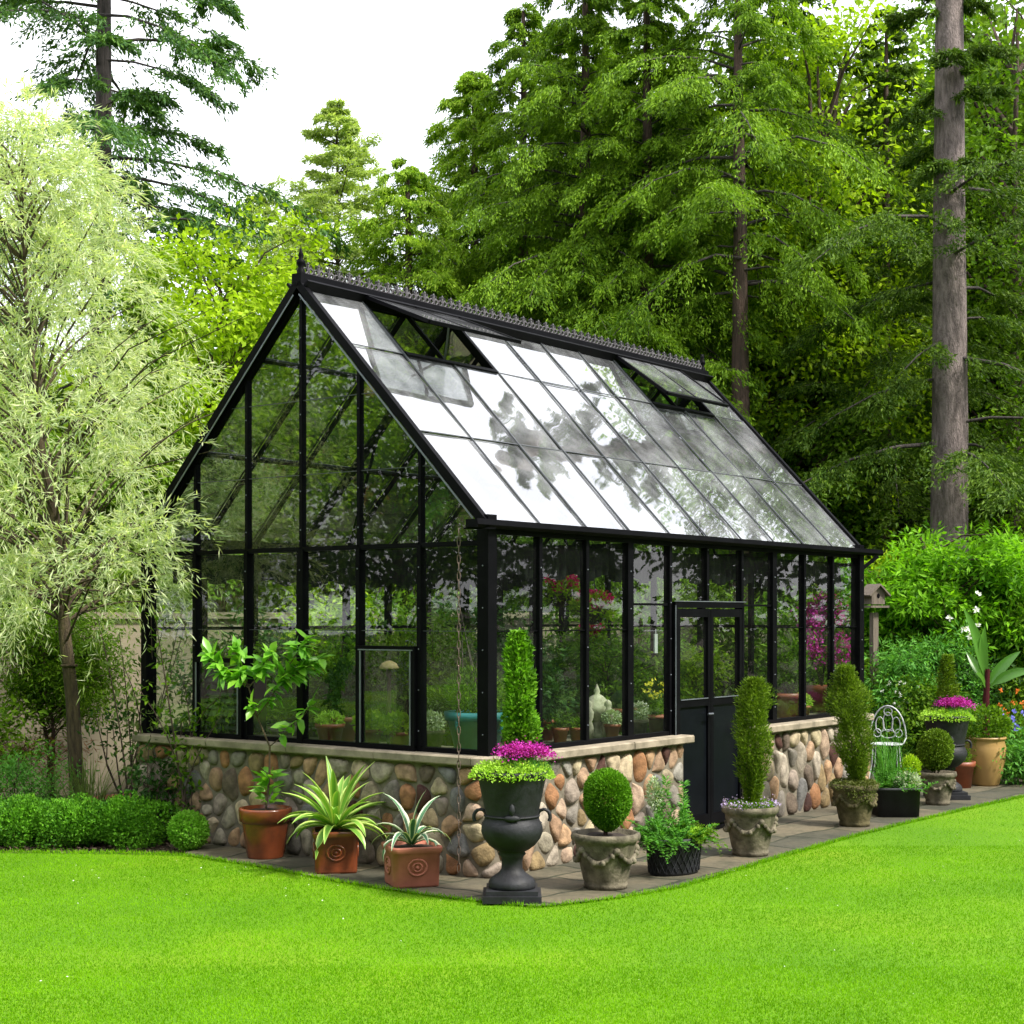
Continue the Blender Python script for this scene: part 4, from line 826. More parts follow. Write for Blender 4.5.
# 12, 13
p = gp(968, 792); t = thing('terracotta_pot', 'small plain terracotta pot tucked behind the black urn', 'pot', (p[0] + .02, p[1] + .35, .012)); mb = MB(); mb.lathe([(.01, 0), (.11, 0), (.14, .22), (.155, .225), (.16, .28), (.14, .28), (.13, .22), (.05, .22)], 28); mb.build('pot', terra, t); soil_disc(t, .13, .24)
fronds(MB(), 30, (0, 0, .26), .22, (.03, .03), 15, .04, .02, 20, (10, 80)).build('leaves', mid_l, t)
p = gp(990, 788); t = thing('tan_pot', 'tall tan ceramic pot with leafy trailing greens right of the far urn', 'potted plant', (p[0], p[1] + .18, .012))
mb = MB(); mb.lathe([(.01, 0), (.14, 0), (.15, .02), (.19, .15), (.218, .32), (.222, .42), (.205, .48), (.212, .50), (.225, .51), (.225, .53), (.2, .53), (.19, .46), (.1, .44)], 40); mb.build('pot', tanpot, t); soil_disc(t, .195, .48)
lf = MB(); blob(lf, 1500, (0, 0, .66), (.26, .24, .20), .05, .028, sd=31); blob(lf, 500, (-.19, -.1, .36), (.08, .06, .24), .05, .008, sd=32, up=-.5); lf.build('leaves', mid_l, t)

# ------------------------------------------------------------------ things around the garden
# wire chair
cp = np.array([xp(886, 18.0), 18.0, 0]); t = thing('garden_chair', 'white wire garden chair with looped back behind the planters', 'chair', cp, R(-20)); t.scale = (.92, .92, .92)
s_ = MB(); th = np.linspace(0, 2 * math.pi, 25); s_.tube(np.stack([np.cos(th) * .2, np.sin(th) * .2, np.full(25, .44)], -1), .009, 6)
for k in range(-4, 5): q = math.sqrt(max(0, .04 - (k * .045) ** 2)); s_.tube([(k * .045, -q, .44), (k * .045, q, .44)], .005, 4); s_.tube([(-q, k * .045, .44), (q, k * .045, .44)], .005, 4)
s_.build('seat', white_paint, t); b_ = MB(); a = np.linspace(math.pi * .0, math.pi, 15)
b_.tube(np.stack([np.cos(a) * .22, np.full(15, .2), .5 + np.sin(a) * .40], -1), .010, 6); b_.tube([(.2, .05, .44), (.22, .2, .5)], .009, 6); b_.tube([(-.2, .05, .44), (-.22, .2, .5)], .009, 6)
for cx_, cz_, r1, r2 in ((0, .70, .06, .12), (-.10, .66, .05, .1), (.10, .66, .05, .1), (0, .55, .09, .05), (-.13, .56, .045, .05), (.13, .56, .045, .05), (0, .83, .05, .05)):
    b_.tube(np.stack([cx_ + np.cos(th) * r1, np.full(25, .2), cz_ + np.sin(th) * r2], -1), .007, 5)
b_.build('backrest', white_paint, t)
for x, y in ((-.14, -.14), (.14, -.14), (-.14, .14), (.14, .14)): l_ = MB(); l_.tube([(x, y, .44), (x * 1.1, y * 1.1, .2), (x * 1.35, y * 1.35, 0)], .008, 5); l_.build('leg', white_paint, t)
# birdhouse
Yb = 19.0; t = thing('birdhouse', 'weathered wooden birdhouse on a post among the shrubs right of the greenhouse', 'birdhouse', (xp(874, Yb), Yb, 0), R(25)); t.scale = (.75, .75, 1)
mb = MB(); mb.box((0, 0, .95), (.10, .10, 1.9)); mb.build('post', wood_grey, t); zb = 2.0
mb = MB(); mb.add([[-.13,-.11,zb],[.13,-.11,zb],[.13,-.11,zb+.14],[0,-.11,zb+.22],[-.13,-.11,zb+.14],[-.13,.11,zb],[.13,.11,zb],[.13,.11,zb+.14],[0,.11,zb+.22],[-.13,.11,zb+.14]], [[0,1,2,3,4]]); mb.F.append((np.array([[9,8,7,6,5]]),0,False)); mb.F.append((np.array([[0,5,6,1],[1,6,7,2],[0,4,9,5]]),0,False)); mb.box((0, 0, zb - .03), (.36, .32, .025)); mb.build('house', wood_grey, t)
for sg in (-1, 1): mb = MB(); mb.bar((sg * .20, 0, zb + .10), (0, 0, zb + .235), .34, .02, (sg * .5, 0, 1)); mb.build('roof', wood_grey, t)
mb = MB(); th = np.linspace(0, 2 * math.pi, 16); mb.add(np.stack([np.cos(th[:-1]) * .03, np.full(15, -.113), zb + .10 + np.sin(th[:-1]) * .03], -1), [list(range(15))]); mb.build('entrance_hole', black, t)
# banana
Yn = 18.2; t = thing('banana_plant', 'banana plant with dark red stem and broad green leaves at the right edge', 'plant', (xp(986, Yn), Yn, 0))
mb = MB(); mb.tube([(0, 0, .2), (0, 0, .9), (.02, 0, 1.25)], [.045, .04, .028], 10); mb.build('stem', ban_r, t)
lf = MB()
for (a, e0, e1, L, wv) in ((math.pi, 95, 118, 1.0, .13), (math.pi * .95, 80, 100, .75, .12), (.1, 62, 30, .62, .12), (-.3, 45, -5, .62, .12), (2.4, 70, 50, .5, .11), (-2.2, 50, 10, .4, .10)):
    s = np.linspace(0, 1, 11); el = np.radians(e0 + (e1 - e0) * s); st = L / 10; x = np.concatenate([[0], np.cumsum(np.cos(el[:-1]) * st)]); z = np.concatenate([[1.0], 1.0 + np.cumsum(np.sin(el[:-1]) * st)])
    if e0 > 90: x = -x * np.cos(0)
    ca, sa = (math.cos(a), math.sin(a)) if e0 <= 90 else (1, 0)
    wd_ = wv * np.array([.12, .14, .3, .75, 1, 1, .95, .85, .65, .4, .03]); lf.strap(np.stack([x * ca * (1 if e0 <= 90 else -1), x * sa, z], -1), wd_, (-sa * .3 + .1, -.9, .5), 0, 0, .18)
lf.build('leaves', ban_l, t)
# ------------------------------------------------------------------ greenhouse contents
def LG(x, y, z): return tuple(G(x, y, z))
def bench(label, x0, x1, y0, y1, z):
    t = thing('plant_bench', label, 'bench', LG((x0 + x1) / 2, (y0 + y1) / 2, .018), TH); X, Y = (x1 - x0), (y1 - y0); z -= .018
    mb = MB(); n = max(3, int(Y / .11)) if X > Y else max(3, int(X / .11))
    for i in range(n):
        if X > Y: mb.box((0, -Y / 2 + (i + .5) * Y / n, z - .015), (X, Y / n - .012, .03))
        else: mb.box((-X / 2 + (i + .5) * X / n, 0, z - .015), (X / n - .012, Y, .03))
    mb.build('bench_top', wood_grey, t); mb = MB()
    for sx in (-1, 1): mb.box((sx * (X / 2 - .04), 0, z - .07), (.05, Y - .02, .07))
    for sy in (-1, 1): mb.box((0, sy * (Y / 2 - .04), z - .072), (X - .14, .04, .07))
    mb.build('rail', wood_grey, t)
    for sx in (-1, 1):
        for sy in (-1, 1): l_ = MB(); l_.box((sx * (X / 2 - .04), sy * (Y / 2 - .04), (z - .11) / 2), (.05, .05, z - .11)); l_.build('leg', wood_grey, t)
bench('slatted grey wooden bench under the glass left of the doors', .14, 2.3, .12, .72, .86)
bench('slatted grey wooden bench under the glass right of the doors', 3.85, 5.95, .12, .72, .86)
bench('slatted grey wooden bench along the gable glass', .14, .74, .76, 3.0, .84)
bench('slatted grey wooden bench along the back glass', 1.0, 5.6, 3.0, 3.5, .84)
def small_pot(label, x, y, z, r, h, mat, plants, cat='potted plant', name='potted_plant', square=0, group=None):
    t = thing(name, label, cat, LG(x, y, z), TH, group); mb = MB()
    mb.lathe([(.01, 0), (r * .68, 0), (r * .9, h * .78), (r * 1.0, h * .79), (r * 1.02, h), (r * .9, h), (r * .85, h * .85), (r * .4, h * .84)], 24, square=square); mb.build('pot', mat, t); soil_disc(t, r * .86, h * .88, square)
    for nm, fn, m in plants: q = MB(); fn(q); q.build(nm, m, t)
    return t
bl = lambda n, c, rad, L, W, **k: (lambda q: blob(q, n, c, rad, L, W, **k))
fr_ = lambda *a, **k: (lambda q: fronds(q, *a, **k))
def stickn(n, h, sp, z): return lambda q: stems(q, n, h, sp, .006, (0, 0, z))
x = .36; t = small_pot('big teal glazed tub with a soft green shrub at the near corner inside', .36, .38, .86, .24, .29, teal, [('leaves', bl(2200, (0.02, 0, .44), (.26, .24, .18), .04, .014, sd=40), mid_l), ('bare_twigs', stickn(9, .75, .14, .25), bark_grey)])
g = MB(); th = np.linspace(0, math.pi, 9)
for a in (0, math.pi / 2, math.pi, -math.pi / 2, -2.2): g.tube(np.stack([math.cos(a) * (.205 + .03 * np.sin(th)), math.sin(a) * (.205 + .03 * np.sin(th)), .20 - np.cos(th) * .05], -1), .014, 6)
g.build('lug', teal, t)
# stone fountain ornament
t = thing('stone_fountain', 'carved pale stone fountain ornament with lidded urn on the bench inside', 'ornament', LG(glx(597, .38), .38, .86), TH); t.scale = (.85, .85, .85)
mb = MB(); mb.lathe([(.01, 0), (.10, 0), (.10, .03), (.05, .05), (.035, .10), (.04, .14), (.03, .16), (.09, .20), (.125, .26), (.13, .30), (.11, .315), (.10, .36), (.06, .40), (.025, .42), (.03, .45), (.018, .48), (.002, .52)], 28, mod=lambda th, z: 1 + .05 * np.cos(th * 10) * ((z > .17) & (z < .38))); mb.build('urn', pale_stone, t)
for a in (0, 1.6, 3.1, 4.7):
    mb = MB(); mb.lathe([(.01, 0), (.05, 0), (.055, .1), (.035, .16), (.05, .2), (.055, .25), (.03, .29), (.036, .32), (.03, .35), (.003, .37)], 14, (math.cos(a) * .14, math.sin(a) * .13, 0)); mb.build('figure', pale_stone, t)
sp_ = [(545, .55, .86, .09, .17, terra, 'terracotta pot behind the box column inside the glass', 'T'), (560, .30, .86, .07, .12, terra, 'small terracotta pot left of the stone fountain ornament', 'F'), (578, .22, .86, .075, .12, terra, 'low terracotta pot in front of the stone fountain ornament', 'N'),
       (612, .22, .86, .07, .12, terra, 'terracotta pot of grey succulents right of the stone fountain ornament', 'G'), (623, .60, .86, .13, .20, terra, 'wide terracotta pot with a dark cactus by the thick post', 'D'), (640, .30, .86, .075, .12, weath, 'pale stone pot with white tufts left of the thick post', 'W'), (657, .30, .86, .09, .15, terra_pink, 'pinkish pot of yellow flowers beside the left door leaf', 'Y')]
for px, y, z, r, h, m, lb, k in sp_:
    x = glx(px, y); pl = {'T': [('leaves', bl(900, (0, 0, h + .22), (.16, .16, .2), .05, .02, sd=50), dark_l)], 'F': [('leaves', fr_(26, (0, 0, h), .2, (.02, .02), 5, .04, .014, 18), mid_l)], 'N': [('leaves', bl(300, (0, 0, h + .02), (.07, .07, .05), .03, .015, sd=51), mid_l)],
        'G': [('leaves', bl(500, (0, 0, h + .04), (.08, .08, .06), .03, .016, sd=52), grey_l)], 'D': [('cactus', lambda q: [q.lathe([(.05, .18), (.10, .22), (.10, .30), (.05, .35), (.003, .36)], 24, mod=lambda th, z: 1 + .06 * np.cos(th * 16))], dark_l)],
        'W': [('leaves', bl(260, (0, 0, h + .06), (.07, .07, .07), .03, .012, sd=53), grey_l), ('white_flowers', bl(120, (0, 0, h + .1), (.07, .07, .05), .02, .016, sd=54), white_f)], 'Y': [('leaves', fr_(30, (0, 0, h), .22, (.02, .02), 6, .05, .014, 16), mid_l), ('yellow_flowers', bl(60, (0, 0, h + .22), (.14, .12, .07), .035, .03, sd=55), yel_f)]}[k]
    small_pot(lb, x, y, z, r, h, m, pl)
# right bay
small_pot('wide terracotta pot of leafy stems on the bench right of the doors', glx(786, .35), .35, .86, .17, .24, terra, [('leaves', bl(1500, (0, 0, .52), (.20, .2, .28), .06, .025, sd=60), mid_l), ('stem', stickn(7, .5, .12, .2), bark_green)])
t = small_pot('dark terracotta pot with a tall magenta bougainvillea behind the right hand glass', glx(822, .42), .42, .86, .17, .28, terra, [('leaves', bl(1300, (0, 0, .85), (.34, .3, .42), .055, .03, sd=61, fill=.9, amp=.2), mid_l), ('stem', stickn(9, .9, .25, .25), bark_brown)])
q = MB()
for c, n in (((-.16, 0, .62), 260), ((-.22, 0, .88), 320), ((.05, -.05, .80), 300), ((.14, 0, .95), 420), ((.0, 0, 1.12), 260), ((.02, -.1, .60), 240), ((.30, -.08, .70), 260), ((.12, -.06, .66), 180), ((-.3, 0, 1.05), 180), ((.4, -.05, .62), 220), ((.34, -.02, 1.0), 200), ((-.36, -.04, .7), 160), ((.16, .0, 1.1), 220), ((-.1, -.05, .98), 150)):
    d = rng.normal(size=(n, 3)) * [.055, .055, .06]; q.leaves(d + c, rdir(n), rdir(n), .034, .028)
q.build('bougainvillea_flowers', mag_f, t)
small_pot('small pot of pale green herbs between the two red pots', glx(803, .2), .2, .86, .08, .12, terra_pink, [('leaves', bl(400, (0, 0, .16), (.09, .09, .07), .03, .016, sd=62), sedum_l)])
# gable bench
for px, x, r, h, m, lb, k in ((330, .35, .12, .16, terra, 'terracotta tray pot of seedlings low on the gable bench', 0), (370, .4, .10, .13, terra, 'small pot of bright lettuce like leaves behind the side window', 1), (400, .42, .09, .12, terra, 'small pot with low leaves at the right of the side window', 1), (345, .6, .11, .2, terra, 'pot with trailing dark leaves on the gable bench', 2), (432, .5, .1, .14, weath, 'grey pot of frosty leaves beside the teal tub', 3)):
    y = gly(px, x); small_pot(lb, x, y, .84, r, h, m, [('leaves', [bl(400, (0, 0, h + .03), (.11, .11, .06), .03, .02, sd=70), bl(380, (0, 0, h + .05), (.12, .12, .08), .05, .03, sd=71), bl(900, (0, 0, h + .2), (.16, .16, .24), .05, .02, sd=72), bl(500, (0, 0, h + .05), (.10, .1, .1), .03, .016, sd=73)][k], [sedum_l, lime_l, dark_l, grey_l][k])])
# bonsai-like round shrub behind the side window, with a mushroom ornament
small_pot('brown pot with a broad bushy bonsai seen through the side window', .95, gly(392, .95), .5, .16, .3, terra, [('leaves', bl(3200, (0, 0, .95), (.34, .30, .26), .035, .018, sd=75, fill=.5, amp=.15), yew_l), ('stem', stickn(5, .6, .15, .28), bark_brown)])
t = thing('mushroom_ornament', 'pale tan mushroom shaped ornament seen above the bonsai through the gable', 'ornament', LG(.55, gly(389, .55), .84), TH); mb = MB(); mb.lathe([(.02, 0), (.016, .3), (.014, .60)], 10); mb.build('stalk', bark_brown, t); mb = MB(); mb.lathe([(.01, .60), (.075, .60), (.08, .61), (.06, .645), (.02, .665), (.002, .667)], 24); mb.build('cap', solid('pale_tan', (.6, .42, .22), .6), t)
t = thing('fan', 'round grey ventilation fan dish seen through the gable glass above the bonsai', 'fan', LG(1.15, gly(405, 1.15), 0), TH + R(-90)); mb = MB(); th = np.linspace(0, 2 * math.pi, 33); mb.tube(np.stack([np.cos(th) * .2, np.zeros(33), 1.45 + np.sin(th) * .2], -1), .012, 6)
mb.build('rim', edge_alu, t); mb = MB(); mb.lathe([(.2, 0), (.18, .05), (.1, .09), (.002, .1)], 32); V = mb.V[0]; mb.V[0] = np.stack([V[:, 0], V[:, 2] * .8 + .01, V[:, 1] + 1.45], -1); mb.build('dish', solid('grey_plastic', (.3, .34, .36), .4), t); mb = MB(); mb.tube([(0, .05, .02), (0, .05, 1.27)], .018, 8); mb.box((0, .05, .03), (.3, .3, .03)); mb.build('stand', black, t)
# hanging baskets
for px, y, z, m, lb, s in ((592, 1.3, 1.92, pink_f, 'hanging basket of crimson flowers in the middle of the greenhouse', 1), (560, 1.7, 2.08, pink_f, 'higher hanging basket of dark red flowers near the near corner', .9), (590, 2.6, 1.62, pink_f, 'low hanging basket of crimson flowers toward the back glass', .8)):
    x = glx(px, y); t = thing('hanging_basket', lb, 'hanging basket', LG(x, y, z), TH); mb = MB(); mb.lathe([(.01, -.14), (.08, -.12), (.13, -.05), (.15, 0), (.14, 0), (.1, -.03)], 20); mb.build('basket', bark_brown, t); mb = MB()
    zt = min(zroof(y) - z, 1.2)
    for a in (0, 2.1, 4.2): mb.tube([(math.cos(a) * .14, math.sin(a) * .14, 0), (0, 0, .35)], .004, 4)
    mb.tube([(0, 0, .35), (0, 0, zt)], .004, 4); mb.build('hanger', iron, t); q = MB(); blob(q, 900, (0, 0, .02), (.2 * s, .2 * s, .13), .05, .025, sd=80); q.build('leaves', lime_l, t); q = MB(); blob(q, 380, (0, -.02, .09), (.17 * s, .17 * s, .09), .035, .03, sd=81); q.build('flowers', m, t)
# tall foliage plants standing on the floor
def palm_like(label, x, y, h, n, L, sd, m, Lw=.045):
    t = thing('potted_palm', label, 'potted plant', LG(x, y, .018), TH); mb = MB(); mb.lathe([(.01, 0), (.15, 0), (.2, .3), (.22, .31), (.22, .36), (.19, .36), (.18, .3), (.1, .3)], 24); mb.build('pot', terra, t); mb = MB()
    r = np.random.default_rng(sd); q = MB()
    for k in range(4): e = (r.normal(0, .12), r.normal(0, .12), h * r.uniform(.6, 1)); mb.tube([(0, 0, .3), (e[0] * .5, e[1] * .5, e[2] * .5), e], [.02, .015, .01], 6); fronds(q, n // 4, e, L, (.02, .02), sd + k, .13, .022, 40, (-25, 75))
    mb.build('stem', bark_green, t); q.build('fronds', m, t)
palm_like('tall arching palm in a terracotta pot near the gable glass', 1.25, 2.75, 1.35, 40, .75, 1, mid_l)
palm_like('yellowish leaning palm behind the teal tub', 1.3, .95, 1.25, 36, .65, 2, yew_l)
palm_like('dense green palm in the middle of the greenhouse', 2.7, 1.9, 1.35, 40, .7, 3, mid_l)
palm_like('broad palm behind the doors', 4.3, 2.3, 1.3, 44, .75, 4, mid_l)
palm_like('slender palm in the far back corner of the greenhouse', 5.3, 2.9, 1.5, 30, .6, 5, fern_l)
def bush_in(label, x, y, h, rad, sd, m, L=.06, W=.03, n=2600):
    t = thing('potted_shrub', label, 'potted plant', LG(x, y, .018), TH); mb = MB(); mb.lathe([(.01, 0), (.14, 0), (.18, .28), (.2, .29), (.2, .34), (.17, .34), (.1, .28)], 24); mb.build('pot', terra, t); wd, lf = broad(sd, h, .5, rad, 42, n // 42, L, W, .16, .02, 1, .3); wd.build('stem', bark_green, t); lf.build('leaves', m, t)
bush_in('leafy shrub near the louvre at the back of the gable', .6, 3.2, 1.75, (.4, .35, .5), 91, mid_l)
bush_in('olive green shrub by the centre post of the gable', 1.7, 1.9, 1.95, (.45, .45, .6), 92, olive_l, .05, .018)
bush_in('dark glossy shrub behind the fountain ornament', 2.0, 1.25, 1.7, (.42, .4, .55), 93, dark_l)
bush_in('fresh green shrub beside the thick post', 3.1, .95, 1.75, (.35, .35, .5), 94, mid_l)
bush_in('pale leafy shrub behind the bougainvillea', 5.3, 1.5, 1.6, (.45, .45, .5), 95, lime_l)
bush_in('bushy shrub seen through the right door leaf', 4.2, 1.3, 1.45, (.45, .4, .5), 96, mid_l)
bush_in('small leaved shrub between the gable post and the side window', 1.0, 2.3, 1.9, (.4, .35, .55), 98, mid_l)
bush_in('deep green shrub behind the teal tub', 1.15, .62, 1.85, (.4, .3, .6), 99, dark_l)
bush_in('mid green shrub behind the hanging baskets', 2.5, 2.5, 2.0, (.5, .4, .6), 100, mid_l)
bush_in('tall dark shrub behind the left door leaf', 3.7, 2.6, 2.1, (.5, .4, .7), 101, dark_l)
bush_in('deep green shrub against the back glass on the right', 4.9, 2.5, 2.0, (.5, .4, .65), 102, mid_l)
bush_in('dark shrub in the back left corner of the greenhouse', 2.2, 3.05, 1.8, (.5, .4, .55), 97, dark_l)
# ------------------------------------------------------------------ silver pear in front of the gable
def cull_house(P, m=.12):
    x, y = to_local(P); return ~((x > -m - .1) & (x < WL + m) & (y > -.3) & (y < WG + .3))
r = np.random.default_rng(21); tx, ty = xp(76, 14.05), 14.05
t = thing('silver_pear_tree', 'young feathery tree with silvery yellow green narrow leaves left of the greenhouse', 'tree', (tx, ty, 0)); wd = MB(); lf = MB()
zz = np.array([-.1, .5, 1.1, 1.7, 2.4, 3.3, 4.4, 5.6]); tp = np.stack([np.array([.03, .0, -.03, -.10, -.12, -.30, -.42, -.5]), np.zeros(8), zz], -1); wd.tube(tp, [.075, .068, .062, .055, .048, .035, .022, .008], 10)
wd.tube(np.stack([np.cos(np.linspace(0, 6.3, 9)) * .068 + -.06, np.sin(np.linspace(0, 6.3, 9)) * .068, np.full(9, 1.42)], -1), .012, 5)
cenz = lambda z: np.interp(z, [1.5, 2.2, 2.8, 3.8, 4.8, 5.7, 6.4], [.8, 1.6, 2.0, 1.9, 1.5, .95, .1])
PP, DD = [], []
nl = 26
for i in range(150):
    z = 1.95 + 4.25 * (i + r.random()) / 150; a = i * 2.399 + r.normal(0, .3); R_ = cenz(z) * (1 + .16 * math.sin(a * 3 + z * 2) + .10 * math.sin(a * 5 - z * 3)); q = R_ * math.sqrt(r.uniform(.12, 1)); ax = np.interp(z, zz, tp[:, 0]) - .12
    b = np.array([ax + math.cos(a) * q, math.sin(a) * q, z]); out = np.array([math.cos(a), math.sin(a), 0])
    z0 = min(max(z - .6 * q - .2, 1.75 + .6 * r.random()), z - .05); st = np.array([np.interp(z0, zz, tp[:, 0]), 0, z0]); m1 = st + (b - st) * .45 + [0, 0, .22 * q] + r.normal(0, .06, 3); s_ = np.linspace(0, 1, 6)[:, None]
    wd.tube((1 - s_) ** 2 * st + 2 * s_ * (1 - s_) * m1 + s_ * s_ * b, np.linspace(.013, .004, 6), 4)
    for j in range(21):
        Lk = r.uniform(.25, .65); d = nrm(out * r.uniform(.1, .9) + r.normal(0, .6, 3) + [0, 0, r.uniform(-.4, .7)]); s = np.linspace(.05, 1, nl); pt = b + r.normal(0, .11, 3) + d * (Lk * s)[:, None] + np.array([0, 0, -1]) * (Lk * .5 * s ** 2)[:, None]
        PP.append(pt + r.normal(0, .012, pt.shape)); DD.append(nrm(d + np.array([0, 0, -1]) * (.7 * s)[:, None]) * .9 + r.normal(0, .42, pt.shape))
# one long spray reaching out in front of the roof edge, and one hanging low
for b, out, m in ((np.array([1.15, -.9, 4.35]), (1, -.2, .25), 14), (np.array([1.55, -1.2, 4.2]), (1, -.2, .5), 10), (np.array([1.35, -1.2, 3.3]), (1, -.2, -.2), 16), (np.array([.75, -1.3, 2.5]), (.8, -.2, -.3), 16)):
    wd.tube([(-.1, 0, b[2] - .9), b * [.5, .5, 1] + [0, 0, -.2], b + nrm(np.array(out)) * .3], [.012, .008, .003], 4)
    for j in range(m):
        Lk = r.uniform(.2, .5); d = nrm(np.array(out) + r.normal(0, .5, 3)); s = np.linspace(.05, 1, nl); pt = b + r.normal(0, .08, 3) + d * (Lk * s)[:, None] + np.array([0, 0, -1]) * (Lk * .5 * s ** 2)[:, None]
        PP.append(pt); DD.append(nrm(d + np.array([0, 0, -1]) * (.7 * s)[:, None]) * .9 + r.normal(0, .42, pt.shape))
P = np.concatenate(PP); D = np.concatenate(DD); k_ = cull_house(P + [tx, ty, 0]); P, D = P[k_], D[k_]; n = len(P)
lf.leaves(P, D, rdir(n, r), r.uniform(.06, .11, n), r.uniform(.009, .015, n), fold=.2)
b = np.array([1.55, -1.2, 2.9])
wd.build('trunk', bark_green, t); lf.build('crown', pear_l, t)
# ------------------------------------------------------------------ left bed
def hedge_piece(mb, c, rad, n, sd, L=.026, W=.016): blob(mb, n, c, rad, L, W, fill=.4, amp=.2, sd=sd, up=.5)
t = thing('box_hedge', 'low dark green box hedge along the mulch bed at the left', 'hedge', (xp(80, 13), 13.0, 0)); lf = MB(); k = 0
for px in range(-170, 160, 17):
    Y = 12.95 + .1 * math.sin(px); hedge_piece(lf, (xp(px, Y) - t.location.x, Y - 13.0 - .05, .18 + .015 * math.sin(px * 1.7)), (.22, .27 - .06 * (math.cos(px * math.pi / 27) > .6), .205 - .07 * max(0, math.cos(px * math.pi / 27))), 3600, k); k += 1
lf.build('foliage', hedge_l, t); stems(MB(), 12, .3, .3, .01).build('stem', bark_brown, t)
p = gp(185, 853); t = thing('box_ball_shrub', 'small round bright green box ball at the end of the low hedge', 'shrub', (p[0], p[1] + .12, 0)); lf = MB(); blob(lf, 4200, (0, 0, .16), (.155, .155, .15), .026, .016, fill=.25, amp=.03, sd=4); lf.build('foliage', boxnew_l, t); stems(MB(), 3, .1, .03, .01).build('stem', bark_brown, t)
def shrub(name, label, loc, args, lm, wm=bark_brown, cat='shrub', group=None):
    wd, lf = broad(*args[0], **args[1]); return tree(name, label, loc, (wd, lf), wm, lm, cat, crown='foliage')
Yv = 15.2; shrub('olive_shrub', 'rounded olive leaved shrub on two thin stems against the stucco wall', (xp(58, Yv), Yv, 0), ((41, 2.0, .8, (.58, .5, .62), 190, 130, .055, .016), dict(clr=.20, wood_r=.024, trunks=2)), mid_l)
shrub('leafy_shrub', 'low leafy green shrub at the left edge of the photo', (xp(-30, 14.6), 14.6, 0), ((42, 1.35, .2, (.6, .5, .55), 50, 80, .07, .03), dict(clr=.2, wood_r=.02)), mid_l)
shrub('fern_clump', 'mid green feathery clump behind the low hedge at the left', (xp(20, 13.8), 13.8, 0), ((43, .75, .1, (.6, .35, .3), 40, 80, .05, .014), dict(clr=.18, wood_r=.01)), fern_l, cat='plant')
shrub('russet_grass', 'russet brown clump beside the olive shrub', (xp(30, 15.0), 15.0, 0), ((44, .85, .2, (.45, .3, .25), 30, 60, .09, .008), dict(clr=.18, wood_r=.01)), red_l, cat='plant')
t = thing('daylily_clump', 'arching yellow green strappy leaves beside the thin tree trunk', 'plant', (xp(72, 13.7) + .12, 13.75, 0)); g = MB()
for i in range(150):
    a = rng.random() * 6.3; h = rng.uniform(.45, .8); s = np.linspace(0, 1, 7); e = rng.uniform(.1, .5); b = rng.normal(0, .08, 2)
    g.strap(np.stack([b[0] + math.cos(a) * e * s ** 1.5, b[1] + math.sin(a) * e * s ** 1.5, h * s - .45 * e * s ** 3], -1), .016 * (1 - s * .9), (math.cos(a), math.sin(a), .3))
g.build('leaves', olive_l, t)
# loose climber and thin shrub by the left corner of the greenhouse
def twiggy(label, loc, h, sp, n, L, W, sd, lm):
    t = thing('twiggy_shrub', label, 'shrub', loc); r = np.random.default_rng(sd); wd = MB(); lf = MB(); P, D = [], []
    for i in range(n):
        a = r.random() * 6.3; e = np.array([math.cos(a) * sp * r.uniform(.2, 1), math.sin(a) * sp * r.uniform(.2, .8), h * r.uniform(.5, 1)]); m1 = e * [.3, .3, .5] + r.normal(0, .16, 3); s = np.linspace(0, 1, 7)[:, None]; pts = (1 - s) ** 2 * 0 + 2 * s * (1 - s) * m1 + s * s * e; wd.tube(pts, np.linspace(.010, .003, 7), 5)
        for j in range(60): q = r.uniform(.3, 1); b = 2 * q * (1 - q) * m1 + q * q * e; P.append(b + r.normal(0, .045, 3)); D.append(r.normal(0, .7, 3) + [0, 0, -.2])
    m = len(P); lf.leaves(P, D, rdir(m, r) + [0, 0, .8], L * r.uniform(.7, 1.2, m), W * r.uniform(.7, 1.2, m)); wd.build('stem', bark_brown, t); lf.build('leaves', lm, t)
twiggy('thin twiggy shrub with small leaves at the left corner of the greenhouse', (xp(132, 13.5), 13.45, 0), 2.3, .7, 9, .075, .028, 3, olive_l)
twiggy('wispy climbing shrub in front of the louvre on the gable glass', (xp(190, 12.95), 12.93, 0), 1.95, .5, 8, .07, .03, 4, mid_l)
twiggy('low open shrub with dark leaves in front of the cobble base', (xp(165, 13.2), 13.15, 0), 1.0, .38, 12, .06, .03, 5, dark_l)
t = thing('terracotta_bowl', 'wide shallow terracotta bowl on the bed behind the hedge', 'bowl', (xp(123, 13.75), 13.75, .05)); mb = MB(); mb.lathe([(.01, 0), (.22, 0), (.30, .17), (.325, .175), (.325, .23), (.30, .23), (.28, .18), (.1, .17)], 36); mb.build('bowl', terra_pink, t); soil_disc(t, .28, .19)
wd = MB(); stems(wd, 7, .75, .28, .009, (0, 0, .18)); wd.build('stem', bark_brown, t); q = MB(); blob(q, 260, (0, 0, .85), (.36, .3, .3), .06, .026, sd=14, fill=.9); q.build('leaves', dark_l, t)
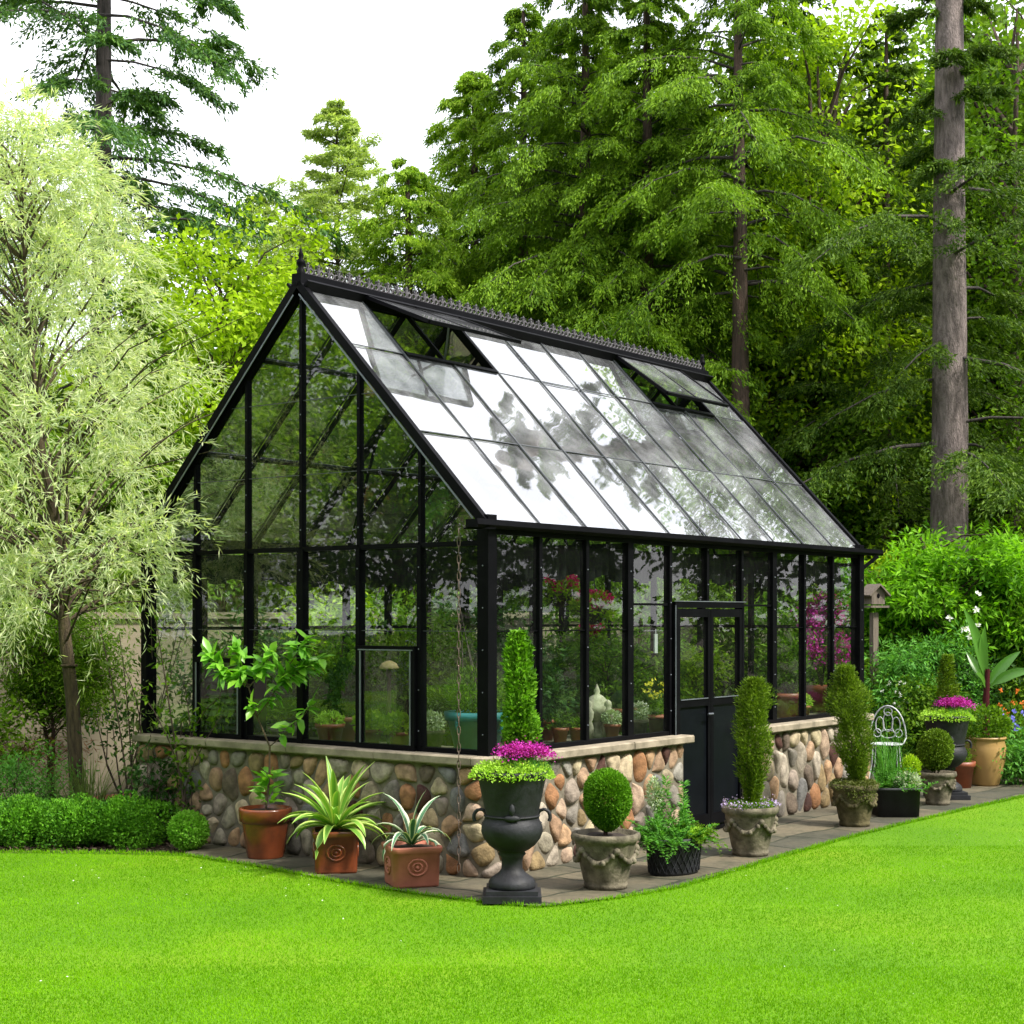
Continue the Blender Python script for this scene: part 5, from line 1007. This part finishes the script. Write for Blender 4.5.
# ------------------------------------------------------------------ shrubs on the right
shrub('wisteria_mound', 'big bright green wisteria mound on the right with layered hanging leaves', (xp(975, 20.2), 20.2, 0), ((51, 3.35, .8, (1.55, 1.2, 1.05), 210, 120, .12, .04), dict(clr=.26, wood_r=.07, trunks=3, droop=.35, flat=.7)), wist_l)
shrub('bright_climber', 'pale fresh green climber spreading behind the birdhouse', (xp(885, 21.2), 21.2, 0), ((52, 2.75, .6, (1.15, .8, .95), 150, 110, .11, .038), dict(clr=.28, wood_r=.05, trunks=2, droop=.2, flat=.6)), lime_l)
shrub('upright_shrub', 'dense mid green shrub behind the white garden chair', (xp(905, 19.0), 19.0, 0), ((53, 1.75, .1, (.65, .5, .7), 90, 90, .08, .022), dict(clr=.22, wood_r=.03)), fern_l)
shrub('dark_shrub', 'dark glossy shrub under the wisteria mound', (xp(955, 19.4), 19.4, 0), ((54, 1.5, .1, (.9, .5, .65), 90, 90, .08, .035), dict(clr=.22, wood_r=.03)), dark_l)
shrub('edge_shrub', 'broad green shrub at the right edge behind the banana plant', (xp(1060, 19.6), 19.6, 0), ((55, 2.3, .1, (1.0, .7, 1.0), 110, 100, .09, .035), dict(clr=.26, wood_r=.03)), mid_l)
shrub('corner_shrub', 'light green shrub between the greenhouse corner and the birdhouse post', (xp(850, 19.2), 19.2, 0), ((56, 1.55, .1, (.5, .5, .65), 60, 90, .07, .02), dict(clr=.2, wood_r=.02)), mid_l)
def flower_plant(name, label, px, Y, h, sp, nf, fm, fs, sd, lm=mid_l, nleaf=1600):
    t = thing(name, label, 'plant', (xp(px, Y), Y, 0)); q = MB(); blob(q, nleaf, (0, 0, h * .45), (sp, sp * .8, h * .45), .06, .025, sd=sd, fill=.7); q.build('leaves', lm, t); r = np.random.default_rng(sd)
    c = np.stack([r.normal(0, sp * .55, nf), r.normal(-.1, sp * .3, nf), h * r.uniform(.75, 1.08, nf)], -1); a = r.random((nf, 7)) * 6.3
    for i in range(nf):
        f = MB(); D = np.stack([np.cos(a[i]), r.normal(0, .4, 7), np.sin(a[i])], -1); f.leaves(np.repeat(c[i:i + 1], 7, 0) + r.normal(0, .006, (7, 3)), D, np.array([0, -1, .2]) + r.normal(0, .2, D.shape), fs, fs * .55); f.build('flower', fm, t)
flower_plant('lily_plant', 'white starry flowers on tall stems in front of the wisteria mound', 968, 18.9, 1.98, .3, 9, white_f, .05, 71, fern_l)
flower_plant('orange_flower_plant', 'orange flowers above dark leaves at the right edge', 1012, 18.3, .95, .22, 12, or_f, .035, 72)
flower_plant('blue_flower_plant', 'small blue flowers beside the tan pot at the right edge', 1026, 18.0, .75, .3, 26, blue_f, .035, 73)
flower_plant('daisy_plant', 'low plant with tiny white flowers behind the black square planter', 893, 18.6, 1.02, .3, 16, white_f, .02, 74, fern_l)
shrub('filler_shrub', 'dark leafy plant between the two box columns at the right', (xp(925, 18.6), 18.6, 0), ((57, 1.1, .1, (.5, .4, .5), 60, 80, .07, .03), dict(clr=.2, wood_r=.02)), mid_l)
shrub('edge_groundcover', 'grey green leafy plant behind the tan pot', (xp(1030, 17.4), 17.4, 0), ((58, .6, .05, (.6, .35, .28), 50, 80, .06, .025), dict(clr=.18, wood_r=.01)), fern_l, cat='plant')
shrub('rounded_shrub', 'rounded shrub between stucco wall and rear of the greenhouse', (xp(330, 18.0) , 17.6, 0), ((59, 2.2, .2, (.8, .6, .9), 90, 100, .08, .035), dict(clr=.26, wood_r=.03)), lime_l)
# ------------------------------------------------------------------ big trees
def put(name, label, px, Y, parts, wm, lm, rz=0): return tree(name, label, (xp(px, Y), Y, 0), parts, wm, lm, rz=rz)
# tall open fir at the upper left
put('tall_fir', 'tall sparse fir with dark trunk rising above the silver tree at the upper left', 97, 26, conifer(101, 20, 5.6, 4.0, 100, 30, 60, .12, .034, rise=.02, droop=.30, hang=.45, wood_r=.22, prof=lambda t: .95 - .35 * t, lean=(.008, 0), bare=.15, clump=.5), bark_dark, firblue_l)
# light young conifer
put('young_conifer', 'pale yellow green pointed conifer showing against the sky', 337, 28, conifer(102, hp(106, 28), 1.0, 4.3, 210, 26, 40, .10, .026, rise=.2, droop=.25, wood_r=.1, prof=lambda t: (1 - t) ** .85 + .02), bark_brown, light_l)
put('young_conifer', 'thin pale conifer tip left of the pointed one', 268, 30, conifer(103, hp(195, 30), 1.0, 3.4, 150, 22, 36, .10, .026, rise=.2, droop=.25, wood_r=.1), bark_brown, light_l)
# cedar mass
cp_ = dict(rise=.18, droop=.55, hang=.8, wood_r=.2)
put('cedar', 'leftmost cedar of the dark stand, its pointed top against the sky', 475, 28, conifer(111, hp(70, 28), 1.0, 3.9, 240, 30, 50, .078, .024, **cp_, prof=lambda t: (1 - t) ** .8 + .04), bark_brown, cedarlt_l)
put('cedar', 'low bushy cedar just behind the near end of the ridge', 412, 26, conifer(112, hp(160, 26), .8, 3.6, 170, 26, 46, .078, .024, **cp_), bark_brown, cedarlt_l)
put('cedar', 'tall cedar with its thin trunk showing near the top of the photo', 583, 25.5, conifer(113, 13, 1.5, 3.0, 210, 30, 54, .078, .024, **cp_, prof=lambda t: min(1, (1 - t) * 1.5) ** .9 + .04), bark_brown, cedar_l)
put('cedar', 'slim cedar between the leftmost cedar and the one with the thin trunk', 522, 27, conifer(131, hp(5, 27), 1.0, 3.0, 200, 28, 50, .078, .024, **cp_), bark_brown, cedar_l)
put('cedar', 'dense drooping cedar behind the middle of the roof ridge', 648, 24.5, conifer(114, 12.5, 1.0, 2.4, 180, 30, 54, .078, .024, **cp_), bark_brown, cedar_l)
put('cedar', 'cedar with a reddish brown trunk standing behind the far end of the ridge', 740, 23.8, conifer(115, 12.6, 6.6, 2.4, 72, 28, 54, .078, .024, **cp_, prof=lambda t: min(1, (1 - t) * 1.6) ** .9 + .04), bark_brown, cedar_l)
put('maple', 'bright green broadleaf tree glowing in the gap left of the great fir', 822, 25.5, broad(121, 11.5, 2.5, (1.7, 1.6, 4.8), 170, 110, .12, .07, clr=.6, wood_r=.16, flat=.6), bark_brown, lime_l)
put('dark_fir', 'dark fir with drooping layered boughs just left of the great fir trunk', 884, 25.5, conifer(116, 11.6, 1.6, 2.0, 110, 26, 54, .078, .022, rise=.05, droop=.4, hang=.45, wood_r=.15, prof=lambda t: min(1, (1 - t) * 1.8) ** .9 + .04), bark_brown, fir_l)
# great fir: a thick pale trunk with boughs left and right
wd, lf = conifer(117, 12.5, 3.6, 2.9, 50, 30, 110, .085, .024, rise=.02, droop=.42, hang=.45, wood_r=.29, taper=.4, prof=lambda t: .95 if t < .5 else .5 - .25 * t, lean=(.004, 0), gap=.45, bare=.06, clump=.35)
put('great_fir', 'great fir with a thick pale grey brown trunk at the right', 950, 22.5, (wd, lf), bark_grey, fir_l)
put('maple', 'broadleaf tree with slender dark trunks right of the great fir', 1010, 27, broad(122, 13.4, 2.8, (2.6, 2.4, 5.2), 260, 110, .13, .07, clr=.6, wood_r=.14, trunks=3, flat=.6), bark_brown, mid_l)
put('maple', 'yellow green broadleaf tree glowing behind the left slope of the greenhouse roof', 232, 23.5, broad(123, 8.0, 1.5, (2.2, 1.7, 3.1), 230, 120, .11, .07, clr=.45, wood_r=.09, flat=.6), bark_brown, lime_l)
put('maple', 'lower lime green broadleaf tree between the gable peak and the pointed conifer', 320, 25, broad(124, 7.2, 1.3, (2.0, 1.7, 2.4), 200, 110, .11, .07, clr=.45, wood_r=.09, flat=.6), bark_brown, lime_l)
put('maple', 'green broadleaf tree behind the silver tree at the left edge', 40, 22, broad(125, 5.2, 1.0, (2.4, 1.7, 2.0), 200, 110, .11, .07, clr=.45, wood_r=.09, flat=.6), bark_brown, mid_l)
put('dark_fir', 'small dark fir half hidden between the silver tree and the gable', 140, 21.5, conifer(118, 6.4, .5, 1.3, 100, 16, 30, .10, .03, rise=.1, droop=.35, wood_r=.08), bark_brown, cedar_l)
put('maple', 'broadleaf understorey tree to the right of the far roof slope', 770, 25.5, broad(126, 6.2, .8, (2.2, 1.6, 2.6), 220, 110, .11, .065, clr=.45, wood_r=.08, flat=.6), bark_brown, mid_l)
put('maple', 'broadleaf understorey tree behind the foot of the great fir', 900, 26.0, broad(127, 6.0, .8, (2.4, 1.6, 2.6), 220, 110, .11, .065, clr=.45, wood_r=.08, flat=.6), bark_brown, mid_l)
put('dark_fir', 'thin dark fir trunk standing in shade between cedar and maple', 792, 26.5, conifer(119, 13, 7.4, 1.9, 60, 16, 30, .13, .04, rise=.05, droop=.4, hang=.4, wood_r=.12, prof=lambda t: .9 - .5 * t), bark_brown, fir_l)
# ------------------------------------------------------------------ far woods (stuff)
protoA = conifer(201, 15, .8, 2.5, 100, 15, 22, .20, .07, rise=.1, droop=.4, hang=.4, wood_r=.17, trunk_n=6)
protoB = broad(202, 10, 1.2, (2.4, 2.4, 4.6), 150, 75, .19, .11, clr=.8, wood_r=.13, flat=.5)
def wood_mass(name, label, spots, lm):
    w_, l_ = MB(), MB()
    for (X, Y, h, k, a) in spots:
        src = protoA if k == 0 else protoB; s = h / (15 if k == 0 else 10); c, si = math.cos(a), math.sin(a); M = np.array([[c, si, 0], [-si, c, 0], [0, 0, 1]]) * s
        for mbs, tgt in ((src[0], w_), (src[1], l_)):
            for (Fs, m, sm), _ in zip(mbs.F, range(len(mbs.F))): tgt.F.append((Fs + tgt.n, m, sm))
            for V in mbs.V: tgt.V.append(V @ M + np.array([X, Y, 0])); 
            tgt.n += mbs.n
    for Fs, m, sm in w_.F: l_.F.append((Fs + l_.n, 1, sm))
    l_.V += w_.V; l_.n += w_.n; tag(l_.build(name, lm), label, 'woods', kind='stuff')
r = np.random.default_rng(77); sp = []
for row, (Y0, n) in enumerate(((29.5, 22), (33, 24), (38, 26))):
    for i in range(n):
        px = 470 + (i + r.uniform(.2, .8)) * (1024 + 520 - 470) / n; Y = Y0 + r.uniform(-1.2, 1.2)
        if px < 560: h = hp(170 + (560 - px) * .8 + r.uniform(-10, 60), Y)
        else: h = min(hp(r.uniform(-10, 150), Y), .42 * Y) if px < 900 else (hp(r.uniform(-20, 60), Y) if 985 < px < 1075 else min(hp(r.uniform(40, 200), Y), 8.5 + 1.5 * r.random() + (2 if px < 1000 else 0)))
        sp.append((xp(px, Y), Y, h, 0 if (r.random() < .6 or px < 640) else 1, r.random() * 6.3))
wood_mass('far_woods', 'dense dark woods filling the background on the right', sp, [leaf_mat('wood_leaves', [(.02,.05,.006),(.05,.10,.008),(.12,.20,.014)], .4, vary=.7, scale=.35), bark_brown])
for i, (px, Y, h, lm_, lb) in enumerate(((250, 16.3, 1.9, dark_l, 'dark shrub against the stucco wall seen through the left gable panes'), (395, 17.4, 2.0, mid_l, 'leafy shrub against the stucco wall seen through the side window'), (455, 18.0, 2.3, dark_l, 'tall dark shrub against the wall behind the teal tub'), (545, 18.6, 1.75, mid_l, 'shrub against the wall behind the hanging baskets'), (640, 19.2, 2.2, mid_l, 'shrub against the wall seen beside the thick post'), (700, 20.0, 2.6, yew_l, 'yellow green shrub behind the wall end seen through the doors'), (765, 20.2, 2.3, mid_l, 'shrub beyond the wall end seen behind the yew column'))):
    shrub('wall_shrub', lb, (xp(px, Y), Y, 0), ((300 + i, h, .1, (.65, .4, h * .45), 70, 90, .09, .035), dict(clr=.24, wood_r=.03)), lm_)
sp = []
for i in range(26): px = -260 + i * 27; Y = 31 + r.uniform(-1.5, 1.5); sp.append((xp(px, Y), Y, hp(r.uniform(285, 360), Y), int(r.random() < .6), r.random() * 6.3))
wood_mass('far_treeline', 'lower bright green woods showing behind the left of the greenhouse', sp, [lime_l, bark_brown])
sp = []
for i in range(84): a = R(96 + (i % 42) * 170 / 41 + r.uniform(-2, 2)); d = r.uniform(17, 21) if i < 42 else r.uniform(23, 28); sp.append((math.sin(a) * d, math.cos(a) * d, r.uniform(10, 15), int(r.random() < .4), r.random() * 6.3))
for i in range(24): sp.append((14 + r.uniform(-1, 1) + 3 * (i % 2), -6 + i * 1.4, r.uniform(7, 10), int(r.random() < .5), r.random() * 6.3))
for i in range(8): sp.append((-13 + r.uniform(-2, 1), 2 + i * 2.4, r.uniform(6, 9), 1, r.random() * 6.3))
wood_mass('surrounding_woods', 'woods standing round the rest of the lawn', sp, [fir_l, bark_brown])
# understorey of leaves along the foot of the woods
lf = MB(); k = 0
for i in range(120):
    px = r.uniform(-150, 1500); Y = r.uniform(22.5, 27) if px > 380 else r.uniform(20.5, 25); rr = r.uniform(.6, 1.3); blob(lf, 900, (xp(px, Y), Y, rr * .55), (rr, rr * .8, rr * r.uniform(.7, 1.15)), .13, .07, sd=i, fill=.5, amp=.12)
tag(lf.build('undergrowth', dark_l), 'dark leafy undergrowth at the foot of the woods behind the wall', 'undergrowth', kind='stuff')
lf = MB()
for i in range(46):
    px = 720 + i * 9 + r.uniform(-12, 12); Y = r.uniform(20.8, 22.5); rr = r.uniform(.5, .9); blob(lf, 900, (xp(px, Y), Y, rr * .8 + r.uniform(0, .5)), (rr, rr * .8, rr), .09, .045, sd=i + 200, fill=.5, amp=.12)
tag(lf.build('shrubbery', mid_l), 'tangled green shrubbery behind the right side of the garden', 'shrubbery', kind='stuff')
# ------------------------------------------------------------------ repeats share a group
GR = {'plant_bench': 'slatted benches inside the greenhouse', 'flower_urn': 'cast iron urns on the paving', 'potted_agave': 'square pots of agave along the gable', 'potted_box_ball': 'clipped box balls in stone pots', 'potted_yew_column': 'yew columns in stone pots', 'hanging_basket': 'hanging baskets inside the greenhouse', 'potted_palm': 'palms inside the greenhouse', 'potted_shrub': 'shrubs in pots inside the greenhouse', 'potted_plant': 'small potted plants on the greenhouse benches', 'cedar': 'cedars behind the greenhouse', 'maple': 'broadleaf trees behind the garden', 'dark_fir': 'dark firs in the woods', 'young_conifer': 'pale young conifers against the sky', 'wall_shrub': 'shrubs along the stucco wall', 'twiggy_shrub': 'twiggy shrubs by the gable'}
for o in bpy.data.objects:
    if o.parent is None and o.get('label') and o.name.split('.')[0] in GR: o['group'] = GR[o.name.split('.')[0]]
